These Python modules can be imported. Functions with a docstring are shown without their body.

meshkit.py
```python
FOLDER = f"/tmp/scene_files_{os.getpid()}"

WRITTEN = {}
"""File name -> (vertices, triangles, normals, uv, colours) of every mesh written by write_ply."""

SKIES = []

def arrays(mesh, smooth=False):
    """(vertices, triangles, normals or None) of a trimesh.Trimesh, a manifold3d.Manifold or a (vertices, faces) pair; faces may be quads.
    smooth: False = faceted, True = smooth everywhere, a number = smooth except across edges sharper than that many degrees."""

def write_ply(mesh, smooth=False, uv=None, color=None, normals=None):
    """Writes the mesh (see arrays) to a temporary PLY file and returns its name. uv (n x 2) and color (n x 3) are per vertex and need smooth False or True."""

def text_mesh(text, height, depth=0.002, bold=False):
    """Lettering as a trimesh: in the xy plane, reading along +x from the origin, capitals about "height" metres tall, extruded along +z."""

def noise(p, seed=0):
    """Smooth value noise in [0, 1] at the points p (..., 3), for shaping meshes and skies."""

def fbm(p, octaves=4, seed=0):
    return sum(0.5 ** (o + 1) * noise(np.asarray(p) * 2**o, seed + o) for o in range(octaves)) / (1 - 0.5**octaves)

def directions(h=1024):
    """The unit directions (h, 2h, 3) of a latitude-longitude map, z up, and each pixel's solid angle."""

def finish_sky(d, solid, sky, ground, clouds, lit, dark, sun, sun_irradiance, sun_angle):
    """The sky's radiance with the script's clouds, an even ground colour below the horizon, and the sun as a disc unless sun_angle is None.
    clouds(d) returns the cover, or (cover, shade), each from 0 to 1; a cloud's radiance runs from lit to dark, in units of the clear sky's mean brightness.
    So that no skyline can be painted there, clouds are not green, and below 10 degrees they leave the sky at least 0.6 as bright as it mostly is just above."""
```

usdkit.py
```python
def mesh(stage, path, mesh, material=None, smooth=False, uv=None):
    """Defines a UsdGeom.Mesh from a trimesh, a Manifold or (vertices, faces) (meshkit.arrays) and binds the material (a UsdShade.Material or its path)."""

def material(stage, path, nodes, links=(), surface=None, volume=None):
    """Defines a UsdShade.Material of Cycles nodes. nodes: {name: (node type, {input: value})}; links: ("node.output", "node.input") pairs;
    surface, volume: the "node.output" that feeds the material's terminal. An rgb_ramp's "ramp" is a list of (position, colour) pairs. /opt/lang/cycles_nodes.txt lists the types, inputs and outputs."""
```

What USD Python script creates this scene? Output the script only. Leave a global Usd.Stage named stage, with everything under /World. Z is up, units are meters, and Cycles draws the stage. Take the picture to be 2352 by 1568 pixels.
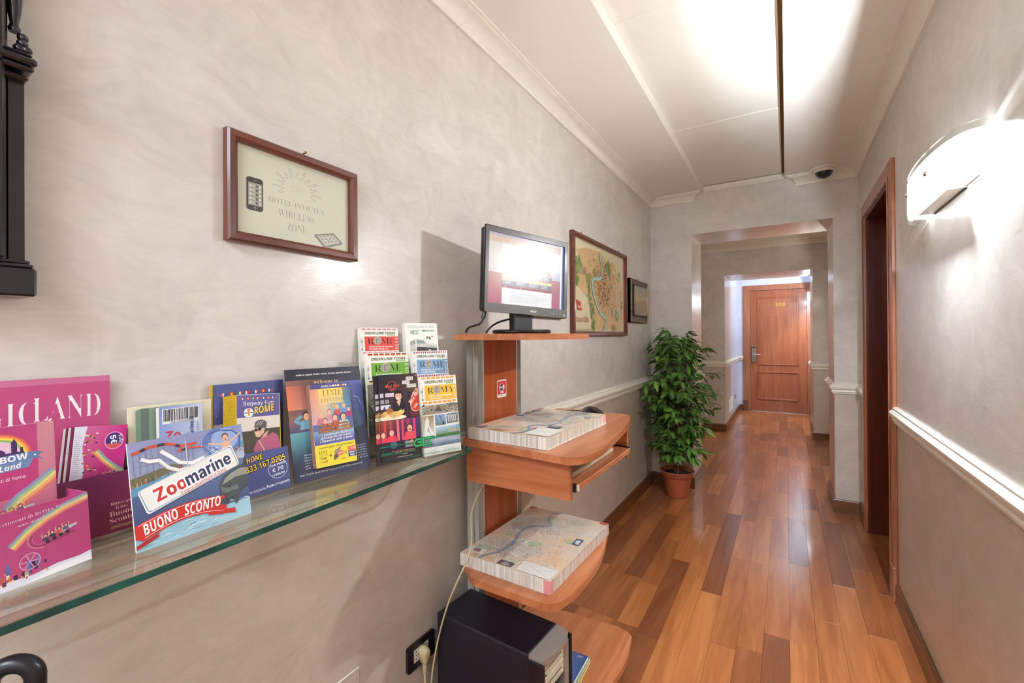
import math, random, glob
import numpy as np
import trimesh, usdkit, meshkit
import manifold3d as m3
from shapely import affinity, union_all, box as sbox
from shapely.geometry import Polygon, LineString, Point
from PIL import Image, ImageDraw, ImageFont
from pxr import Usd, UsdGeom, UsdLux, Gf, Sdf, UsdShade, Vt

random.seed(7)
RNG = np.random.default_rng(7)
stage = Usd.Stage.CreateInMemory()
UsdGeom.Xform.Define(stage, '/World')
UsdGeom.Scope.Define(stage, '/World/Looks')

# ------------------------------------------------------------------ camera, exposure, light levels
CAM_POS = (1.030, 0.0, 1.300)
YAW, PITCH, ROLL = 0.549396, 0.003266, -0.006641
FPX, CXP, CYP = 1022.256, 1179.879, 770.385
cam = UsdGeom.Camera.Define(stage, '/World/camera')
_cy, _sy, _cp, _sp, _cr, _sr = math.cos(YAW), math.sin(YAW), math.cos(PITCH), math.sin(PITCH), math.cos(ROLL), math.sin(ROLL)
_f = np.array([-_sy, _cy, 0.0]); _r = np.array([_cy, _sy, 0.0]); _u = np.array([0, 0, 1.0])
_f2 = _f * _cp + _u * _sp; _u2 = _u * _cp - _f * _sp
_r3 = _r * _cr + _u2 * _sr; _u3 = _u2 * _cr - _r * _sr
cam.AddTransformOp().Set(Gf.Matrix4d(*_r3, 0, *_u3, 0, *(-_f2), 0, *CAM_POS, 1))
cam.CreateHorizontalApertureAttr(36.0)
cam.CreateVerticalApertureAttr(24.0)
cam.CreateFocalLengthAttr(FPX / 2352 * 36.0)
cam.CreateHorizontalApertureOffsetAttr(-(CXP - 1176) / 2352 * 36.0)
cam.CreateVerticalApertureOffsetAttr((CYP - 784) / 2352 * 36.0)
cam.CreateClippingRangeAttr(Gf.Vec2f(0.02, 100))
EXPOSURE = 0.42
cam.CreateExposureAttr(EXPOSURE)

BULB = 7000.0
PANEL_BACK = 20.0  # strength of the added fill panel behind the camera
BULB_FAR = 7500.0  # unseen lamp that lights the far corridor
BULB_MID = 2600.0  # added fill lamp of the middle stretch
SHADE_GLOW = 5.0
SCREEN = .62

# ------------------------------------------------------------------ scene writing helpers
_used = {}
def numbered(parent, name):
    k = (parent, name); n = _used.get(k, 0); _used[k] = n + 1
    return name if n == 0 else f'{name}_{n:03d}'

class T:
    """A top-level thing: an Xform at its base, children are its parts (mesh vertices are given in world metres)."""
    def __init__(self, name, label, cat=None, loc=(0, 0, 0), group=None, kind=None):
        self.name = numbered('/World', name); self.path = '/World/' + self.name
        self.loc = np.array(loc, float)
        x = UsdGeom.Xform.Define(stage, self.path); x.AddTranslateOp().Set(Gf.Vec3d(*map(float, loc)))
        tag(x.GetPrim(), label, cat, group, kind)
    def add(self, name, mesh, mat, smooth=False, label=None, under=None, kind=None, colors=None):
        base = under or self.path
        p = base + '/' + numbered(base, name)
        v, f, n = meshkit.arrays(mesh, smooth)
        g = usdkit.mesh(stage, p, (v - self.loc, f) if n is None else trimesh.Trimesh(v - self.loc, f, process=False), M[mat] if isinstance(mat, str) else mat, smooth=(True if n is not None else False))
        if colors is not None:
            UsdGeom.PrimvarsAPI(g).CreatePrimvar('tint', Sdf.ValueTypeNames.Color3fArray, 'vertex').Set(Vt.Vec3fArray.FromNumpy(np.asarray(colors, np.float32)))
        if label: g.GetPrim().SetCustomDataByKey('label', label)
        if kind: g.GetPrim().SetCustomDataByKey('kind', kind)
        return p

def tag(prim, label=None, cat=None, group=None, kind=None):
    for k, v in (('label', label), ('category', cat), ('group', group), ('kind', kind)):
        if v: prim.SetCustomDataByKey(k, v)

def S(name, mesh, mat, label, cat, smooth=False):
    """A piece of the setting that is one mesh."""
    p = '/World/' + numbered('/World', name)
    g = usdkit.mesh(stage, p, mesh, M[mat], smooth=smooth)
    tag(g.GetPrim(), label, cat, None, 'structure')

def one(name, mesh, mat, label, cat, smooth=False, group=None):
    p = '/World/' + numbered('/World', name)
    g = usdkit.mesh(stage, p, mesh, M[mat], smooth=smooth)
    tag(g.GetPrim(), label, cat, group)

def copy_thing(src, label, loc, group=None, rotz=0):
    """A further copy of a thing, with copies of its parts."""
    name = numbered('/World', src.name.split('_0')[0])
    x = UsdGeom.Xform.Define(stage, '/World/' + name)
    x.GetPrim().GetReferences().AddInternalReference(src.path)
    x.ClearXformOpOrder()
    x.AddTranslateOp().Set(Gf.Vec3d(*map(float, loc)))
    if rotz: x.AddRotateZOp().Set(float(rotz))
    x.GetPrim().SetInstanceable(True)
    tag(x.GetPrim(), label, src_cat(src), group)
    return x
def src_cat(s): return stage.GetPrimAtPath(s.path).GetCustomDataByKey('category')

# ------------------------------------------------------------------ mesh helpers
cat = trimesh.util.concatenate
def TM(v, f): return trimesh.Trimesh(np.asarray(v, float), np.asarray(f, int), process=False)
def from_m(m):
    g = m.to_mesh(); return TM(g.vert_properties[:, :3], g.tri_verts)
def bx(x0, x1, y0, y1, z0, z1, c=0.0):
    """box, edges chamfered by c"""
    x0, x1 = min(x0, x1), max(x0, x1); y0, y1 = min(y0, y1), max(y0, y1); z0, z1 = min(z0, z1), max(z0, z1)
    if c <= 0:
        m = trimesh.creation.box([x1 - x0, y1 - y0, z1 - z0]); m.apply_translation([(x0 + x1) / 2, (y0 + y1) / 2, (z0 + z1) / 2]); return m
    pts = []
    for X, sx in ((x0, 1), (x1, -1)):
        for Y, sy in ((y0, 1), (y1, -1)):
            for Z, sz in ((z0, 1), (z1, -1)):
                pts += [(X + sx * c, Y + sy * c, Z), (X + sx * c, Y, Z + sz * c), (X, Y + sy * c, Z + sz * c)]
    return from_m(m3.Manifold.hull_points(np.array(pts)))
def xf(mesh, O, U, V, N):
    """local (u,v,n) -> world"""
    m = mesh.copy(); p = m.vertices
    m.vertices = np.asarray(O) + p[:, :1] * np.asarray(U) + p[:, 1:2] * np.asarray(V) + p[:, 2:] * np.asarray(N)
    return m
def extrude(poly, h):
    return trimesh.creation.extrude_polygon(poly, h, engine='earcut')
def slab(poly, z0, z1, c=0.0015):
    """horizontal plate of a 2-D outline with softly chamfered rims"""
    if c <= 0:
        m = extrude(poly, z1 - z0); m.apply_translation([0, 0, z0]); return m
    ins = poly.buffer(-c, join_style=2)
    A = np.array(poly.exterior.coords)[:-1]
    # rings with matching vertices: move each vertex along its bisector
    n = len(A); P = np.roll(A, 1, 0); Q = np.roll(A, -1, 0)
    ccw = poly.exterior.is_ccw
    e1 = A - P; e2 = Q - A
    e1 /= np.linalg.norm(e1, axis=1, keepdims=True); e2 /= np.linalg.norm(e2, axis=1, keepdims=True)
    s = 1 if ccw else -1
    n1 = s * np.stack([-e1[:, 1], e1[:, 0]], 1); n2 = s * np.stack([-e2[:, 1], e2[:, 0]], 1)
    b = n1 + n2; b /= np.maximum((b * n1).sum(1, keepdims=True), .2)
    B = A + b * c
    rings = [(B, z0), (A, z0 + c), (A, z1 - c), (B, z1)]
    V = np.vstack([np.c_[r, np.full(n, z)] for r, z in rings]); F = []
    for k in range(3):
        for i in range(n):
            j = (i + 1) % n
            F += [(k * n + i, k * n + j, (k + 1) * n + j), (k * n + i, (k + 1) * n + j, (k + 1) * n + i)]
    vv, ff = trimesh.creation.triangulate_polygon(Polygon(B), engine='earcut')
    ff = np.asarray(ff)
    # earcut keeps the vertex order of the ring
    F += [tuple(f) for f in ff] + [tuple(np.asarray(f) + 3 * n) for f in ff] if len(vv) == n else []
    m = TM(V, F)
    if len(vv) != n:
        m = extrude(poly, z1 - z0); m.apply_translation([0, 0, z0])
    m.fix_normals()
    return m
def round_poly(pts, radii, k=8):
    """polygon through pts with the corner i rounded by radii[i]"""
    pts = np.asarray(pts, float); out = []; n = len(pts)
    for i in range(n):
        p, a, b, r = pts[i], pts[i - 1], pts[(i + 1) % n], radii[i]
        if r <= 0: out.append(p); continue
        da, db = (a - p) / np.linalg.norm(a - p), (b - p) / np.linalg.norm(b - p)
        ang = math.acos(np.clip(da @ db, -1, 1)); d = r / math.tan(ang / 2)
        s, e = p + da * d, p + db * d
        bis = (da + db) / np.linalg.norm(da + db); c = p + bis * r / math.sin(ang / 2)
        a0 = math.atan2(*(s - c)[::-1]); a1 = math.atan2(*(e - c)[::-1])
        while a1 - a0 > math.pi: a1 -= 2 * math.pi
        while a1 - a0 < -math.pi: a1 += 2 * math.pi
        out += [c + r * np.array([math.cos(t), math.sin(t)]) for t in np.linspace(a0, a1, k + 1)]
    return Polygon(out)
def tube(points, r, sides=8, smooth_n=0):
    p = np.asarray(points, float)
    if smooth_n:
        from scipy.interpolate import CubicSpline
        t = np.r_[0, np.cumsum(np.linalg.norm(np.diff(p, axis=0), axis=1))]
        p = CubicSpline(t, p)(np.linspace(0, t[-1], smooth_n))
    t = np.gradient(p, axis=0); t /= np.linalg.norm(t, axis=1, keepdims=True)
    ref = np.array([0, 0, 1.0]) if abs(t[0][2]) < .9 else np.array([1.0, 0, 0])
    a = np.cross(t, ref); a /= np.linalg.norm(a, axis=1, keepdims=True); b = np.cross(t, a)
    ang = np.arange(sides) * 2 * np.pi / sides
    rr = np.broadcast_to(r, (len(p),))[:, None, None]
    V = (p[:, None] + rr * (np.cos(ang)[None, :, None] * a[:, None] + np.sin(ang)[None, :, None] * b[:, None])).reshape(-1, 3)
    F = []
    for i in range(len(p) - 1):
        for j in range(sides):
            k = (j + 1) % sides
            F += [(i * sides + j, i * sides + k, (i + 1) * sides + k), (i * sides + j, (i + 1) * sides + k, (i + 1) * sides + j)]
    n = len(V); V = np.vstack([V, p[0], p[-1]]); L = (len(p) - 1) * sides
    for j in range(sides):
        k = (j + 1) % sides
        F += [(n, k, j), (n + 1, L + j, L + k)]
    return TM(V, F)
def lathe(prof, c=(0, 0, 0), sides=40):
    m = trimesh.creation.revolve(np.asarray(prof, float), sections=sides); m.apply_translation(c); return m
def moulding(prof, axis, base, sign, a, b, ma=0.0, mb=0.0):
    """profile [(out, z)] run along an axis from a to b; ma, mb mitre its ends"""
    P = np.asarray(prof, float); n = len(P)
    def ring(t, m): 
        o, z = P[:, 0], P[:, 1]; s = base + sign * o; tt = t + m * o
        return np.stack([s, tt, z] if axis == 'y' else [tt, s, z], 1)
    V = np.vstack([ring(a, ma), ring(b, -mb)]); F = []
    for i in range(n):
        j = (i + 1) % n; F += [(i, j, n + j), (i, n + j, n + i)]
    vv, ff = trimesh.creation.triangulate_polygon(Polygon(P), engine='earcut')
    F += [tuple(f) for f in np.asarray(ff)] + [tuple(np.asarray(f) + n) for f in np.asarray(ff)]
    m = TM(V, F); m.fix_normals(); return m
def hull(pts): return from_m(m3.Manifold.hull_points(np.asarray(pts, float)))
def ball(c, r, s=2, scale=(1, 1, 1)):
    m = trimesh.creation.icosphere(s, r); m.vertices *= np.asarray(scale); m.apply_translation(c); return m

# ------------------------------------------------------------------ colours and materials
def lin(c):
    c = np.asarray(c, float) / 255
    return tuple(np.where(c <= .04045, c / 12.92, ((c + .055) / 1.055) ** 2.4))
M = {}
def mat(name, nodes, links=(), surface='p.BSDF'):
    M[name] = usdkit.material(stage, '/World/Looks/' + name, nodes, list(links), surface=surface); return M[name]
def plain(name, c, rough=.5, metal=0.0, coat=0.0, var=.08, scale=30, bump=0.0, **kw):
    """one colour with a faint procedural mottling"""
    a, b = np.array(lin(c)) * (1 - var), np.minimum(np.array(lin(c)) * (1 + var), 1)
    nodes = {'g': ('geometry', {}), 'n': ('noise_texture', {'scale': scale, 'detail': 3}),
             'r': ('rgb_ramp', {'ramp': [(.3, tuple(a)), (.7, tuple(b))]}),
             'p': ('principled_bsdf', {'roughness': rough, 'metallic': metal, 'coat_weight': coat, **kw})}
    links = [('g.position', 'n.vector'), ('n.fac', 'r.fac'), ('r.color', 'p.base_color')]
    if bump:
        nodes['b'] = ('bump', {'strength': bump, 'distance': .002}); links += [('n.fac', 'b.height'), ('b.normal', 'p.normal')]
    return mat(name, nodes, links)
def wood(name, dark, light, axis, rough=.32, coat=.25, fine=1.0, seed=0.0, spec=.5):
    """laminate or veneer with grain along an axis: stretched noise bands plus fine pores"""
    sc = [9.0, 9.0, 9.0]; sc['xyz'.index(axis)] = .7
    sf = [170.0 * fine] * 3; sf['xyz'.index(axis)] = 7.0
    D, L = np.array(lin(dark)), np.array(lin(light))
    nodes = {'g': ('geometry', {}), 'm1': ('mapping', {'scale': tuple(sc), 'location': (seed, seed * 1.7, seed * .6)}), 'm2': ('mapping', {'scale': tuple(sf)}),
             'n1': ('noise_texture', {'scale': 1.6 * fine, 'detail': 3, 'distortion': 1.4}),
             'w': ('math', {'math_type': 'multiply', 'value2': 7.0}), 's': ('math', {'math_type': 'sine'}),
             'k': ('map_range', {'from_min': -1, 'from_max': 1, 'to_min': 0, 'to_max': 1}),
             'n2': ('noise_texture', {'scale': 1.0, 'detail': 2}), 'mx': ('mix_float', {'fac': .5}),
             'r': ('rgb_ramp', {'ramp': [(.2, tuple(D)), (.55, tuple((D + L) / 2)), (.85, tuple(L))]}),
             'b': ('bump', {'strength': .06, 'distance': .001}),
             'p': ('principled_bsdf', {'roughness': rough, 'coat_weight': coat, 'coat_roughness': .12, 'specular_ior_level': spec})}
    links = [('g.position', 'm1.vector'), ('g.position', 'm2.vector'), ('m1.vector', 'n1.vector'), ('m2.vector', 'n2.vector'), ('n1.fac', 'w.value1'), ('w.value', 's.value1'),
             ('s.value', 'k.value'), ('k.result', 'mx.a'), ('n2.fac', 'mx.b'), ('mx.result', 'r.fac'), ('r.color', 'p.base_color'), ('n2.fac', 'b.height'), ('b.normal', 'p.normal')]
    return mat(name, nodes, links)
def plaster(name, dark, light, rough=.3, coat=.25):
    """polished trowelled stucco: cloudy tone, long trowel marks, a waxed gloss"""
    D, L = np.array(lin(dark)), np.array(lin(light))
    nodes = {'g': ('geometry', {}), 'wn': ('noise_texture', {'scale': 1.9, 'detail': 3, 'roughness': .55}), 'ws': ('vector_math', {'math_type': 'scale', 'scale': .30}), 'wa': ('vector_math', {'math_type': 'add'}),
             'n0': ('noise_texture', {'scale': 1.1, 'detail': 4, 'roughness': .55}),
             'n1': ('noise_texture', {'scale': 8.0, 'detail': 7, 'roughness': .62, 'distortion': .8}),
             'm2': ('mapping', {'rotation': (.7, .2, .5), 'scale': (3.2, 3.2, 6.4)}), 'v': ('voronoi_texture', {'feature': 'smooth_f1', 'scale': 1.5, 'smoothness': .12, 'randomness': 1.0}), 'vb': ('rgb_to_bw', {}),
             'm3': ('mapping', {'rotation': (-.6, .4, -.4), 'scale': (3.0, 3.0, 13.0)}), 'n2': ('noise_texture', {'scale': 2.6, 'detail': 7, 'roughness': .66, 'distortion': 1.6}),
             'a': ('mix_float', {'fac': .42}), 'a2': ('mix_float', {'fac': .30}), 'a3': ('mix_float', {'fac': .11}),
             'r': ('rgb_ramp', {'ramp': [(.30, tuple(D)), (.5, tuple((D + L) / 2)), (.68, tuple(L))]}),
             'ad': ('math', {'math_type': 'multiply_add', 'value2': .40}),
             'b': ('bump', {'strength': .15, 'distance': .006}),
             'p': ('principled_bsdf', {'roughness': rough, 'coat_weight': coat, 'coat_roughness': .12, 'specular_ior_level': .4})}
    links = [('g.position', 'wn.vector'), ('wn.color', 'ws.vector1'), ('ws.vector', 'wa.vector1'), ('g.position', 'wa.vector2'), ('g.position', 'n0.vector'),
             ('wa.vector', 'n1.vector'), ('wa.vector', 'm2.vector'), ('m2.vector', 'v.vector'), ('v.color', 'vb.color'), ('wa.vector', 'm3.vector'), ('m3.vector', 'n2.vector'),
             ('n1.fac', 'a.a'), ('n2.fac', 'a.b'), ('a.result', 'a2.a'), ('n0.fac', 'a2.b'), ('a2.result', 'a3.a'), ('vb.val', 'a3.b'), ('a3.result', 'r.fac'), ('r.color', 'p.base_color'),
             ('vb.val', 'ad.value1'), ('a.result', 'ad.value3'), ('ad.value', 'b.height'), ('b.normal', 'p.normal'), ('b.normal', 'p.coat_normal')]
    return mat(name, nodes, links)

plaster('stucco', (200, 191, 183), (234, 227, 219))
plaster('stucco_dado', (186, 172, 157), (218, 205, 191))
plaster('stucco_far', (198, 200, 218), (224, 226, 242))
plain('ceiling_paint', (246, 241, 231), .7, var=.02, scale=3)
plain('white_gloss', (240, 233, 220), .35, var=.02, coat=.1)
plain('gap_brown', (150, 118, 70), .8)
wood('skirting', (92, 54, 24), (140, 88, 42), 'y', rough=.35)
wood('skirting_x', (92, 54, 24), (140, 88, 42), 'x', rough=.35)
wood('casing', (150, 88, 56), (178, 112, 76), 'z', rough=.3)
wood('door_red', (74, 24, 10), (104, 40, 18), 'z', rough=.28)
wood('door_cherry', (146, 74, 42), (174, 98, 60), 'z', rough=.35)
wood('cherry_x', (168, 94, 54), (204, 128, 82), 'x')
wood('cherry_y', (172, 98, 56), (212, 136, 90), 'y')
wood('cherry_z', (158, 74, 36), (190, 98, 52), 'z', fine=1.3)
wood('cherry_edge', (160, 88, 48), (196, 118, 70), 'y')
wood('mahogany', (86, 40, 26), (128, 66, 46), 'y', rough=.4)
wood('mahogany_z', (86, 40, 26), (128, 66, 46), 'z', rough=.4)
wood('map_frame', (92, 36, 20), (122, 54, 32), 'y', rough=.35)
for i, (d, l) in enumerate([((124, 68, 36), (156, 92, 52)), ((139, 78, 41), (175, 107, 60)), ((152, 87, 45), (188, 117, 66)), ((162, 95, 49), (200, 128, 72)), ((116, 63, 36), (148, 86, 52))]):
    wood(f'parquet_{"abcde"[i]}', d, l, 'y', rough=.3, coat=.3, fine=1.0, seed=3.1 * i, spec=.45)
plain('grey_laminate', (176, 172, 162), .4, var=.03)
plain('aluminium', (196, 194, 188), .3, metal=.85, var=.04)
plain('chrome', (222, 222, 224), .12, metal=1.0, var=.02)
plain('black_plastic', (26, 24, 30), .3, var=.15)
plain('black_matte', (24, 20, 32), .5, var=.25, scale=300)
plain('black_lacquer', (22, 20, 28), .25, coat=.5, var=.2)
plain('dark_metal', (40, 36, 34), .35, metal=.6)
plain('silver_plastic', (176, 170, 160), .32, metal=.55, var=.03)
plain('bezel_grey', (96, 94, 92), .22, coat=.4, var=.04)
plain('beige_plastic', (206, 196, 168), .45, var=.03)
plain('key_plastic', (214, 206, 182), .5, var=.03)
plain('white_plastic', (228, 224, 214), .4, var=.03)
plain('cream_card', (226, 218, 190), .7, var=.03)
plain('white_paper', (236, 232, 222), .6, var=.02)
plain('yellow_edge', (206, 170, 40), .6, var=.25, scale=400)
plain('brown_page', (150, 112, 92), .7, var=.2, scale=400)
plain('purple_card', (176, 62, 116), .35, coat=.2, var=.03)
plain('dark_purple_card', (120, 36, 82), .4, var=.04)
plain('blue_card', (84, 92, 142), .4, coat=.15, var=.03)
plain('navy_card', (48, 50, 72), .35, coat=.25, var=.05)
plain('terracotta', (176, 92, 58), .55, var=.08, bump=.1)
plain('soil', (46, 34, 26), .9, var=.4, scale=120, bump=.5)
plain('trunk_bark', (110, 74, 46), .8, var=.35, scale=60, bump=.5)
plain('twig_green', (92, 96, 52), .7, var=.2)
plain('gilt', (134, 104, 52), .35, metal=.6, var=.5, scale=60, bump=.3)
plain('bronze_dark', (70, 58, 44), .4, metal=.5, var=.4, scale=40, bump=.3)
plain('brass', (200, 160, 84), .25, metal=.9)
plain('red_plastic', (196, 70, 50), .4)
plain('socket_black', (34, 26, 34), .35, var=.1)
plain('cable_cream', (206, 190, 148), .5)
plain('hole_black', (10, 8, 10), .8)
plain('green_card', (126, 148, 128), .5)
plain('rust_card', (150, 62, 38), .5)
plain('led_blue', (120, 150, 255), .3, emission_color=(.4, .5, 1), emission_strength=3.0)
# glossy print: colours come from the mesh's own tint
mat('print', {'a': ('attribute', {'attribute': 'tint'}), 'g': ('geometry', {}), 'n': ('noise_texture', {'scale': 900, 'detail': 2}), 'b': ('bump', {'strength': .02, 'distance': .0005}),
              'p': ('principled_bsdf', {'roughness': .38, 'coat_weight': .15, 'coat_roughness': .2})},
    [('a.color', 'p.base_color'), ('g.position', 'n.vector'), ('n.fac', 'b.height'), ('b.normal', 'p.normal')])
mat('print_matte', {'a': ('attribute', {'attribute': 'tint'}), 'p': ('principled_bsdf', {'roughness': .65})}, [('a.color', 'p.base_color')])
mat('screen', {'a': ('attribute', {'attribute': 'tint'}), 'p': ('principled_bsdf', {'roughness': .2, 'emission_strength': SCREEN, 'base_color': (.02, .02, .02)})}, [('a.color', 'p.emission_color')])
mat('leaf', {'a': ('attribute', {'attribute': 'tint'}), 'p': ('principled_bsdf', {'roughness': .38, 'coat_weight': .1}), 't': ('translucent_bsdf', {}), 'x': ('mix_closure', {'fac': .22})},
    [('a.color', 'p.base_color'), ('a.color', 't.color'), ('p.BSDF', 'x.closure1'), ('t.BSDF', 'x.closure2')], surface='x.closure')
# panes: a mirror share by fresnel on the outer faces, clear otherwise
def pane(name, tint, rough, ior=1.5, wrinkle=0.0):
    nodes = {'g': ('geometry', {}), 'f': ('fresnel', {'IOR': ior}), 'k': ('math', {'math_type': 'subtract', 'value1': 1.0}), 'fk': ('math', {'math_type': 'multiply'}),
             't': ('transparent_bsdf', {'color': tint}), 'gl': ('glossy_bsdf', {'roughness': rough, 'color': (1, 1, 1)}), 'x': ('mix_closure', {})}
    links = [('g.backfacing', 'k.value2'), ('f.fac', 'fk.value1'), ('k.value', 'fk.value2'), ('fk.value', 'x.fac'), ('t.BSDF', 'x.closure1'), ('gl.BSDF', 'x.closure2')]
    if wrinkle:
        nodes |= {'n': ('noise_texture', {'scale': 22, 'detail': 4, 'distortion': 2}), 'b': ('bump', {'strength': wrinkle, 'distance': .004})}
        links += [('g.position', 'n.vector'), ('n.fac', 'b.height'), ('b.normal', 'gl.normal')]
    mat(name, nodes, links, surface='x.closure')
pane('picture_glass', (.985, .99, .98), .04)
pane('acrylic', (.965, .98, .965), .04, 1.49)
pane('wrap_film', (.98, .98, .98), .10, 1.45, .5)
pane('shelf_glass', (.90, .94, .92), .02)
pane('rim_glass', (.94, .96, .94), .05)
mat('glass_edge', {'g': ('geometry', {}), 'n': ('noise_texture', {'scale': 14, 'detail': 2}), 'r': ('rgb_ramp', {'ramp': [(.3, lin((6, 34, 34))), (.7, lin((20, 96, 84)))]}), 'p': ('principled_bsdf', {'roughness': .08, 'coat_weight': .6})},
    [('g.position', 'n.vector'), ('n.fac', 'r.fac'), ('r.color', 'p.base_color')])
# lamps
def lamp_mats(sfx, bulb, tint, glow):
    mat('bulb' + sfx, {'e': ('emission', {'color': tint, 'strength': bulb})}, surface='e.emission')
    mat('shade' + sfx, {'e': ('emission', {'color': tint, 'strength': glow}), 't': ('transparent_bsdf', {'color': (1, .97, .93)}), 'x': ('mix_closure', {'fac': .62})},
        [('e.emission', 'x.closure1'), ('t.BSDF', 'x.closure2')], surface='x.closure')
lamp_mats('_warm', BULB, (.87, .965, 1.07), SHADE_GLOW * 2)
lamp_mats('_dim', BULB_MID, (1.0, .94, .86), 3.0)  # for the added lamp in the middle stretch
mat('panel_glow', {'e': ('emission', {'color': (.86, .97, 1.10), 'strength': PANEL_BACK})}, surface='e.emission')  # glow of the added fill panel
lamp_mats('_cool', BULB_FAR, (.74, .90, 1.08), SHADE_GLOW * 2)

# ------------------------------------------------------------------ flat print (lettering, pictures) laid out in metres on a surface
FONTS = {}
def font(kind):
    if kind not in FONTS:
        n = {'sans': 'Inter', 'bold': 'Inter', 'mono': 'DejaVuSansMono'}.get(kind, 'NotoSansMath-Regular')
        f = ImageFont.truetype(glob.glob(f'/opt/blender-*/*/datafiles/fonts/{n}.woff2')[0], 80)
        if kind == 'bold': f.set_variation_by_axes(f_axes(f, 800))
        FONTS[kind] = f
    return FONTS[kind]
def f_axes(f, w):
    out = []
    for a in f.get_variation_axes():
        nm = a['name'].decode() if isinstance(a['name'], bytes) else str(a['name'])
        out.append(w if 'eight' in nm else a['default'])
    return out
MATH = {'serif': (0x1D400, 0x1D41A, 0x1D7CE), 'serif_italic': (0x1D468, 0x1D482, 0x1D7CE), 'bold_italic': (0x1D63C, 0x1D656, 0x1D7EC), 'script': (0x1D4D0, 0x1D4EA, 0x1D7CE)}
def styled(s, kind):
    if kind not in MATH: return s
    A, a, z = MATH[kind]; o = ''
    for c in s:
        o += chr(A + ord(c) - 65) if 'A' <= c <= 'Z' else chr(a + ord(c) - 97) if 'a' <= c <= 'z' else chr(z + ord(c) - 48) if '0' <= c <= '9' else c
    return o
_tc = {}
def text_shape(s, kind='sans', thin=0.0):
    """outline of a line of lettering; capitals are 1 high, baseline at 0, starts at x = 0"""
    k = (s, kind, thin)
    if k in _tc: return _tc[k]
    f = font(kind); t = styled(s, kind)
    x0, y0, x1, y1 = f.getbbox(t, anchor='ls')
    w, h = x1 - x0 + 8, y1 - y0 + 8
    mask = f.getmask(t, mode='L', anchor='ls')
    a = np.asarray(mask, dtype=np.uint8).reshape(mask.size[1], mask.size[0]) > 110
    on = np.pad(a, ((0, 0), (1, 1))).astype(np.int8)
    df = np.diff(on, axis=1); rows, st = np.nonzero(df == 1); en = np.nonzero(df == -1)[1]
    sh = union_all(sbox(st, -rows - 1.0, en, -rows + 0.0)).buffer(.7).buffer(-.7 - thin).simplify(.55)
    cap = 58.0
    sh = affinity.affine_transform(sh, [1 / cap, 0, 0, 1 / cap, x0 / cap, -y0 / cap])
    _tc[k] = sh
    return sh

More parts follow.
